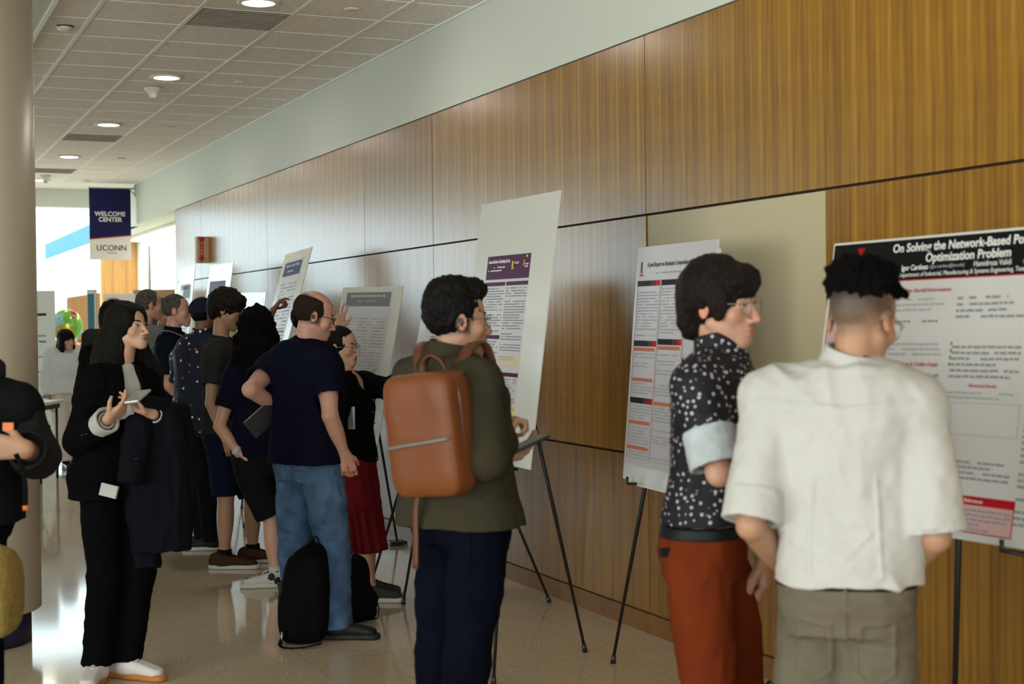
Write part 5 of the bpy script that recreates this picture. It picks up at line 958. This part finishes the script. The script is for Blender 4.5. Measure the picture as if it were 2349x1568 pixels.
# ---------- others in the background crowd
def bg(label, q, **k):
    q = dict(q); q.pop('P_'); q.update(label=label); q.update(k); q.setdefault('vox', .009); return person(q)
bg('person with cropped grey hair in a light grey tee, seen from behind', std(342, 703, 11.9, 42, face=(32, 0)), skin='pink', hair=('crop', 'hair_grey', .007, .003), legs=('long', 'dark_trousers', .02), tops=[dict(m='light_grey_tee', off=.024, hem=.05, sleeve='short')], shoe=('shoe_black', 'sole_black'), hs=1.05)
q = std(380, 722, 13.0, -30, face=(-35, -12)); P_ = q['P_']; q['el'][1] = P_(.19, .12, 1.16); q['wr'][1] = P_(.09, .20, 1.38)
bg('person with dark hair, hand at the chin, between two grey heads', q, skin='tan', hair=('crop', 'hair_black', .008, .002), glasses=('black', (.025, .019), .0018), legs=('long', 'dark_trousers', .02), tops=[dict(m='black_wool', off=.022, hem=.05, sleeve='short')], shoe=('shoe_black', 'sole_black'), hands=[None, ((0, .1, 1), (-.5, .6, 0), -1, (.8, .9, 1, 1), .5)])
bg('person with thinning brown hair, just the crown showing behind the long haired person', std(262, 716, 12.6, 80, face=(40, 0)), skin='pink', hair=('balding', 'hair_thin', .008, .003), legs=('long', 'dark_denim', .02), tops=[dict(m='grey_tee', off=.024, hem=.05, sleeve='short')], shoe=('shoe_black', 'sole_black'))
q = std(264, 742, 9.3, 85, shw=.15, face=(70, -15)); 
bg('person in a fuzzy black sweater, mostly hidden behind the long haired person', q, skin='asian', girth=.88, fem=True, hair=('mop', 'hair_black', .008, .004), legs=('long', 'dark_trousers', .02), tops=[dict(m='fuzzy_black', off=.024, hem=.0, sleeve=.95, fold=.008, ff=14)], shoe=('shoe_black', 'sole_black'))
q = std(706, 742, 9.7, 15, face=(10, 0)); q['el'][1] = K(748, 800, 9.6); q['wr'][1] = K(776, 758, 9.6)
bg('person hidden behind the bald person, showing only a raised open hand', q, skin='light', hair=('short', 'hair_brown', .008, .003), legs=('long', 'dark_trousers', .02), tops=[dict(m='black_shorts', off=.022, hem=.05, sleeve='short')], shoe=('shoe_black', 'sole_black'), vox=.007, hands=[None, ((.05, .1, 1), (.5, -1, 0), -1, (.15, .2, .25, .35), .25, .22)])
# far woman in white
HAIR['bob'] = [('e', (0, -.014, .045), (.095, .112, .104)), ('e', (0, -.050, -.06), (.095, .070, .11)), ('e', (.070, .005, -.05), (.030, .055, .10)), ('e', (-.070, .005, -.05), (.030, .055, .10)), ('-e', (0, .150, -.050), (.064, .085, .105)), ('-p', (0, 0, -.165), (0, 0, -1))]
q = std(152, 783, 16.7, -62, shw=.165, face=(-38, 0)); P_ = q['P_']; q['an'] = [P_(-.02, -.16, .085), P_(.06, .20, .085)]; q['kn'] = [P_(-.07, .02, .46), P_(.08, .12, .47)]; q['foot'] = [-70, -60]
bg('person in a loose white blouse and cream trousers walking, far away beside the column', q, skin='asian', fem=True, vox=.008, hair=('bob', 'hair_black', .007, .003), legs=('long', 'white_trousers', .035, .08, .10), belt=.2, tops=[dict(m='gauze_white', off=.050, hem=.08, sleeve=.9, fold=.010, ff=9, collar=(.055, .035), gw=1.05)], shoe=('leather_black', 'sole_black', .9), hs=.98)
# ---------- woman in black with phone and coat
hcw = K(293, 757, 6.7)
def longhair(F):
    for a, b_, ra, rb in ((K(285, 735, 6.72), K(262, 830, 6.74), .085, .090), (K(258, 800, 6.72), K(250, 935, 6.58), .085, .040), (K(240, 830, 6.72), K(232, 900, 6.66), .06, .045), (K(315, 800, 6.82), K(345, 860, 6.84), .055, .055), (K(340, 850, 6.84), K(362, 895, 6.80), .055, .03)): F.cone(a, b_, ra, rb, .03)
    Rr = head_frame(-24, 8); F.ell(hcw+Rr@np.array([0, .118, -.075]), (.050, .086, .125), .012, 's', Rr); F.ell(hcw+Rr@np.array([.01, .10, -.24]), (.040, .09, .13), .012, 's', Rr)
def blazer(F, v):
    n, by, lat = v['neck'], v['by'], v['lat']; Rr = np.column_stack([lat, by, Z_]); F.ell(n+by*.12-Z_*.13+lat*.0, (.045, .13, .20), .006, 's', Rr)
r = person(dict(label='person with long black hair in a black blazer, holding a phone, white sneakers', d=6.7, vox=.0055, fem=True, girth=.96, skin='asian', ear=0, body=-42, face=(-24, 8), head=(293, 757), hs=.92, neck=(274, 833), pel=(262, 1096), lip=(.26, .06, .05),
  sh=[(328, 876, .12), (218, 876, -.11)], el=[(385, 1000, .06), (183, 1010, -.12)], wr=[(352, 950, -.18), (247, 962, -.28)], hip=[(298, 1128, .05), (232, 1130, -.05)], kn=[(318, 1310, .05), (240, 1320, -.04)], an=[(290, 1488, .04), (222, 1500, -.04)], foot=[-25, -88],
  hair=('parted', 'hair_black', .006, .002, (hcw-.50, hcw+.35, longhair), dict(st=(1, 1, .15), fr=110)), legs=('long', 'black_wool', .020, .075, .068), belt=.2, pfold=.006, shoe=('sneaker_white', 'gum', 1.02, 'sneaker_white'),
  tops=[dict(m='white_cotton', off=.008, hem=.0, sleeve=.98, name='blouse', fold=.003), dict(m='black_wool', off=.028, hem=-.16, sleeve=.72, name='blazer', flare=.05, fold=.007, cutbox=blazer)],
  hands=[((-.75, -.2, .35), (0, -.3, .9), 1, (.75, .8, .8, .85), .6), ((.85, .0, .62), (.2, .3, .9), -1, (.35, .7, .8, .9), .7)]))
HAIR_W = r
e = r['el'][1]+(r['wr'][1]-r['el'][1])*.74; v = nrm(r['wr'][1]-r['el'][1]); F = Field(e-.14, e+.14, .005); F.cone(e-v*.02, e+v*.065, .052, .060, .01, cut=True); F.cone(e+v*.0, e+v*.14, .040, .055, .004, 's'); F.plane(e-v*.02, -v); P, Q = F.mesh(); solid('shirt_cuff', P, Q, M['white_cotton'], r['root'], None, cfold(.003, 20))
bt = MB()
for k in (0, 1): bt.lathe([(.009, -.003), (.009, .003)], tuple(K(190+k*9, 997-k*2, 6.44)), 10)
bt.build('cuff_buttons', M['black'], r['root'], True)
c = K(316, 909, 6.38); slab_obj('smartphone', c, K(333, 908, 6.40)-K(300, 912, 6.42), Z_*.3+FH*.9, .070, .125, .012, M['silver'], 'silver smartphone held by the long haired person in the blazer', 'phone')
c = K(282, 945, 6.50); slab_obj('name_badge', c, RH*1.0-FH*.2+Z_*.22, Z_, .10, .060, .003, M['white_cotton'], 'white name badge below the hands of the long haired person', 'badge', .001)
c = K(250, 1125, 6.5); slab_obj('folded_paper', c, RH*.9-FH*.3-Z_*.18, Z_+RH*.55, .085, .055, .012, M['white_cotton'], 'folded white paper sticking out at the hip of the long haired person', 'paper', .001)
# coat over her arm
q = [K(*a) for a in ((352, 925, 6.56), (398, 975, 6.62))]
ct = empty('coat', K(365, 1280, 6.6), 'dark charcoal coat hanging over the arm of the long haired person', 'coat')
F = Field(K(360, 1090, 6.6)-np.array([.32, .32, .42]), K(360, 1090, 6.6)+np.array([.32, .32, .42]), .007)
cen = lambda px, py, dd: K(px, py, dd); an_ = math.atan2(*(RH*.96+FH*.1)[:2][::-1])
def stt(py, px, hw, hd, dd): p_ = K(px, py, dd); return (p_[2], p_[0], p_[1], an_, hw, hd)
F.loft([stt(915, 362, .035, .05, 6.60), stt(950, 368, .085, .085, 6.60), stt(1000, 372, .118, .095, 6.62), stt(1100, 360, .150, .085, 6.62), stt(1180, 366, .145, .075, 6.62), stt(1262, 374, .125, .065, 6.62)], .02, n=2.6)
F.cone(K(318, 980, 6.52), K(300, 1105, 6.50), .060, .062, .02, cut=True); F.loft([stt(1150, 330, .06, .05, 6.66), stt(1300, 338, .055, .045, 6.66)], .03); F.cone(K(405, 950, 6.7), K(425, 1085, 6.7), .06, .08, .04)
F.cone(K(330, 935, 6.56), K(395, 975, 6.62), .052, .060, .03)
P, Q = F.mesh(); solid('coat_cloth', P, Q, M['charcoal_coat'], ct, None, cfold(.013, 9, 4, (1.4, 1.4, .28), .003, 30))
MB().lathe([(.012, -.002), (.012, .003)], tuple(K(313, 1052, 6.42)), 12).build('coat_button', M['black'], ct, True)
# ---------- person at the left edge
r = person(dict(label='person cut off by the left edge, charcoal knit sleeves and dark vest, hand closed', d=5.0, vox=.0055, girth=1.06, skin='tan', body=-92, face=(-130, 0), head=(-92, 752), hs=1.03, neck=(-86, 872), pel=(-100, 1200),
  sh=[(34, 938, 0), (-175, 938, 0)], el=[(84, 1045, .02), (-215, 1040, .05)], wr=[(60, 1030, -.22), (-120, 1100, -.2)], hip=[(-58, 1245, 0), (-145, 1245, 0)], kn=[(-50, 1520, 0), (-150, 1520, 0)], an=[(-50, 1820, 0), (-150, 1820, 0)], foot=[-80, -100],
  hair=('short', 'hair_black', .007, .003), legs=('long', 'dark_denim', .02, .07, .085), belt=.16, tops=[dict(m='charcoal_knit', off=.030, hem=.0, sleeve=.95, fold=.008, ff=7), dict(m='dark_vest', off=.040, hem=.02, sleeve='none', name='vest', fold=.006)], shoe=('shoe_black', 'sole_black'),
  hands=[((-1, -.1, .12), (.0, 1, -.1), 1, (1.0, 1.05, 1.1, 1.1), .6), None]))
n = r['neck']; F = Field(n-.25, n+.25, .006)
for k in range(14):
    a = 2*math.pi*k/14; b2 = 2*math.pi*(k+1)/14; pt = lambda a: n+RH*.100*math.cos(a)+FH*.09*math.sin(a)+Z_*(.02+.03*math.sin(a)); F.cone(pt(a), pt(b2), .038, .038, .02)
P, Q = F.mesh(); solid('hood', P, Q, M['charcoal_knit'], r['root'], None, cfold(.010, 12, 2))
o_ = K(19, 976, 4.66); slab_obj('card_case', o_-Z_*.003, RH, Z_+RH*.2, .034, .026, .006, M['orange'], 'orange card held in the closed hand at the left edge', 'card', .001)
band(r['root'], 'hanging_strap', [(K(36, 1040, 4.72), -FH), (K(52, 1075, 4.72), -FH), (K(58, 1120, 4.72), -FH), (K(58, 1160, 4.72), -FH)], .016, .003, M['nylon_black']); band(r['root'], 'strap_tip', [(K(58, 1159, 4.715), -FH), (K(59, 1170, 4.715), -FH)], .018, .004, M['orange'])
cb = K(-12, 1360, 4.6); tb_ = empty('straw_bag', K(-12, 1450, 4.6), 'woven straw bag cut off by the left edge', 'bag'); F = Field(cb-.3, cb+.3, .007); F.ell(cb, (.075, .11, .135), .02, 'u', np.column_stack([RH, FH, Z_]), n=3.2); F.cone(cb+Z_*.1-RH*.03, cb+Z_*.16-RH*.05, .05, .02, .06); P, Q = F.mesh(); solid('woven_body', P, Q, M['straw'], tb_, None, cfold(.003, 60, 1)); band(None, 'bag_handle', [(cb+Z_*.10-RH*.04, -FH), (cb+Z_*.45-RH*.08, -FH), (K(-40, 1100, 4.75), -FH)], .03, .006, M['straw'], tb_)
# ---------- bags on the floor, adapter
g0 = K(712, 1455, 7.5); g0[2] = 0
bb = empty('backpack', g0, 'black backpack standing on the floor between the feet of the bald person', 'backpack'); F = Field(g0-np.array([.35, .35, 0]), g0+np.array([.35, .35, .60]), .007); ax_ = np.column_stack([RH, FH, Z_])
F.ell(g0+Z_*.225-RH*.01-FH*.05, (.115, .11, .225), .03, 'u', ax_, n=3.5); F.ell(g0+Z_*.15-RH*.06-FH*.10, (.085, .07, .14), .03, 'u', ax_, n=3); F.cone(g0+Z_*.40+RH*.0, g0+Z_*.43+RH*.03, .05, .05, .06); F.plane(g0+Z_*.004, -Z_)
P, Q = F.mesh(); solid('bag_body', P, Q, M['nylon_black'], bb, None, cfold(.006, 9, 6)); band(None, 'top_handle', [(g0+Z_*.44-RH*.01, Z_), (g0+Z_*.50+RH*.015, Z_), (g0+Z_*.52+RH*.04, Z_), (g0+Z_*.45+RH*.06, Z_)], .022, .005, M['nylon_black'], bb)
band(None, 'loose_strap', [(g0-RH*.10-FH*.17+Z_*.08, Z_), (g0-RH*.12-FH*.20+Z_*.012, Z_), (g0-RH*.02-FH*.22+Z_*.008, Z_), (g0+RH*.08-FH*.19+Z_*.02, Z_)], .02, .003, M['nylon_black'], bb); MB().tube([g0-RH*.115-FH*.185+Z_*(.02+.03*k) for k in range(3)], .006, 6).build('key_ring', M['goldwire'], bb, True)
MB().tube([g0-RH*.125-FH*.06+Z_*.18, g0-RH*.128-FH*.06+Z_*.30], .028, 14).build('side_bottle', M['blackplastic'], bb, True)
g1 = K(845, 1405, 7.95); g1[2] = 0; b1 = empty('shoulder_bag', g1, 'second black bag slumped on the floor behind the jeans of the bald person', 'bag'); F = Field(g1-np.array([.3, .3, 0]), g1+np.array([.3, .3, .5]), .008); F.ell(g1+Z_*.18-RH*.09, (.10, .10, .18), .03, 'u', ax_, n=3); F.cone(g1+Z_*.05, g1+Z_*.10-RH*.02, .05, .08, .05); F.plane(g1+Z_*.004, -Z_); P, Q = F.mesh(); solid('bag_body', P, Q, M['nylon_black'], b1, None, cfold(.007, 9, 2)); band(None, 'strap', [(g1+RH*.0+Z_*.14, RH), (g1+RH*.05+Z_*.09, RH), (g1+RH*.05+Z_*.02, RH), (g1+RH*.01+Z_*.01, RH)], .02, .004, M['nylon_black'], b1)
g2 = K(1752, 1530, 4.9); g2[2] = 0; b2_ = empty('duffel_bag', g2, 'black bag on the floor between rust and khaki trousers', 'bag'); F = Field(g2-np.array([.3, .3, 0]), g2+np.array([.3, .3, .5]), .008); F.ell(g2+Z_*.16, (.10, .12, .17), .03, 'u', ax_, n=3); F.plane(g2+Z_*.004, -Z_); P, Q = F.mesh(); solid('bag_body', P, Q, M['nylon_black'], b2_, None, cfold(.008, 9, 2)); band(None, 'strap', [(g2-RH*.02+Z_*.30, Z_), (g2+RH*.02+Z_*.40, Z_), (g2+RH*.06+Z_*.30, Z_)], .025, .004, M['nylon_black'], b2_)
g3 = K(468, 1150, 13.5); g3[2] = 0; b3 = empty('canvas_backpack', g3, 'cream canvas backpack with dark straps on the floor behind the legs', 'backpack'); F = Field(g3-np.array([.4, .4, 0]), g3+np.array([.4, .4, .6]), .010); F.ell(g3+Z_*.26, (.16, .12, .26), .03, 'u', ax_, n=4); F.plane(g3+Z_*.005, -Z_); P, Q = F.mesh(); solid('bag_body', P, Q, M['ink_cream'], b3, None, cfold(.008, 8, 2))
for s_ in (-.02, .07): band(None, 'strap', [(g3-FH*.128+RH*s_+Z_*.48, -FH), (g3-FH*.135+RH*(s_-.02)+Z_*.30, -FH), (g3-FH*.13+RH*(s_-.03)+Z_*.08, -FH)], .045, .006, M['ink_dkgrey'], b3)
g4 = K(446, 1150, 13.9); g4[2] = 0; b4 = empty('paper_box', g4, 'white box with a red stripe standing beside the canvas backpack', 'box'); MB().slab(g4-RH*.08, RH, FH, Z_, .16, .12, .42).build('box_body', M['board'], b4); MB().slab(g4-RH*.03-FH*.003+Z_*.06, RH, Z_, -FH, .055, .34, .003).build('red_stripe', M['red'], b4)
ad = empty('power_adapter', (3.52, 10.1, 0), 'small black power adapter lying on the floor near the wall', 'adapter'); MB().box((3.45, 10.03, .0), (3.58, 10.14, .03)).build('adapter_body', M['blackplastic'], ad, False, .004)
MB().tube([(3.54, 10.03, .012), (3.56, 9.8, .006), (3.60, 9.55, .006), (3.62, 9.4, .10), (3.655, 9.35, .30)], .003, 6).build('cord', M['ink_white'], ad, True)
for o in bpy.data.objects:
    if '_o' in o: del o['_o']
# writing becomes mesh so that each text is an ordinary object
dg = bpy.context.evaluated_depsgraph_get()
for o in [o for o in bpy.data.objects if o.type == 'FONT']:
    me = bpy.data.meshes.new_from_object(o.evaluated_get(dg)); n = bpy.data.objects.new(o.name.split('.')[0], me); C.objects.link(n); n.parent = o.parent; n.matrix_basis = o.matrix_basis.copy()
    cu = o.data; bpy.data.objects.remove(o); bpy.data.curves.remove(cu)
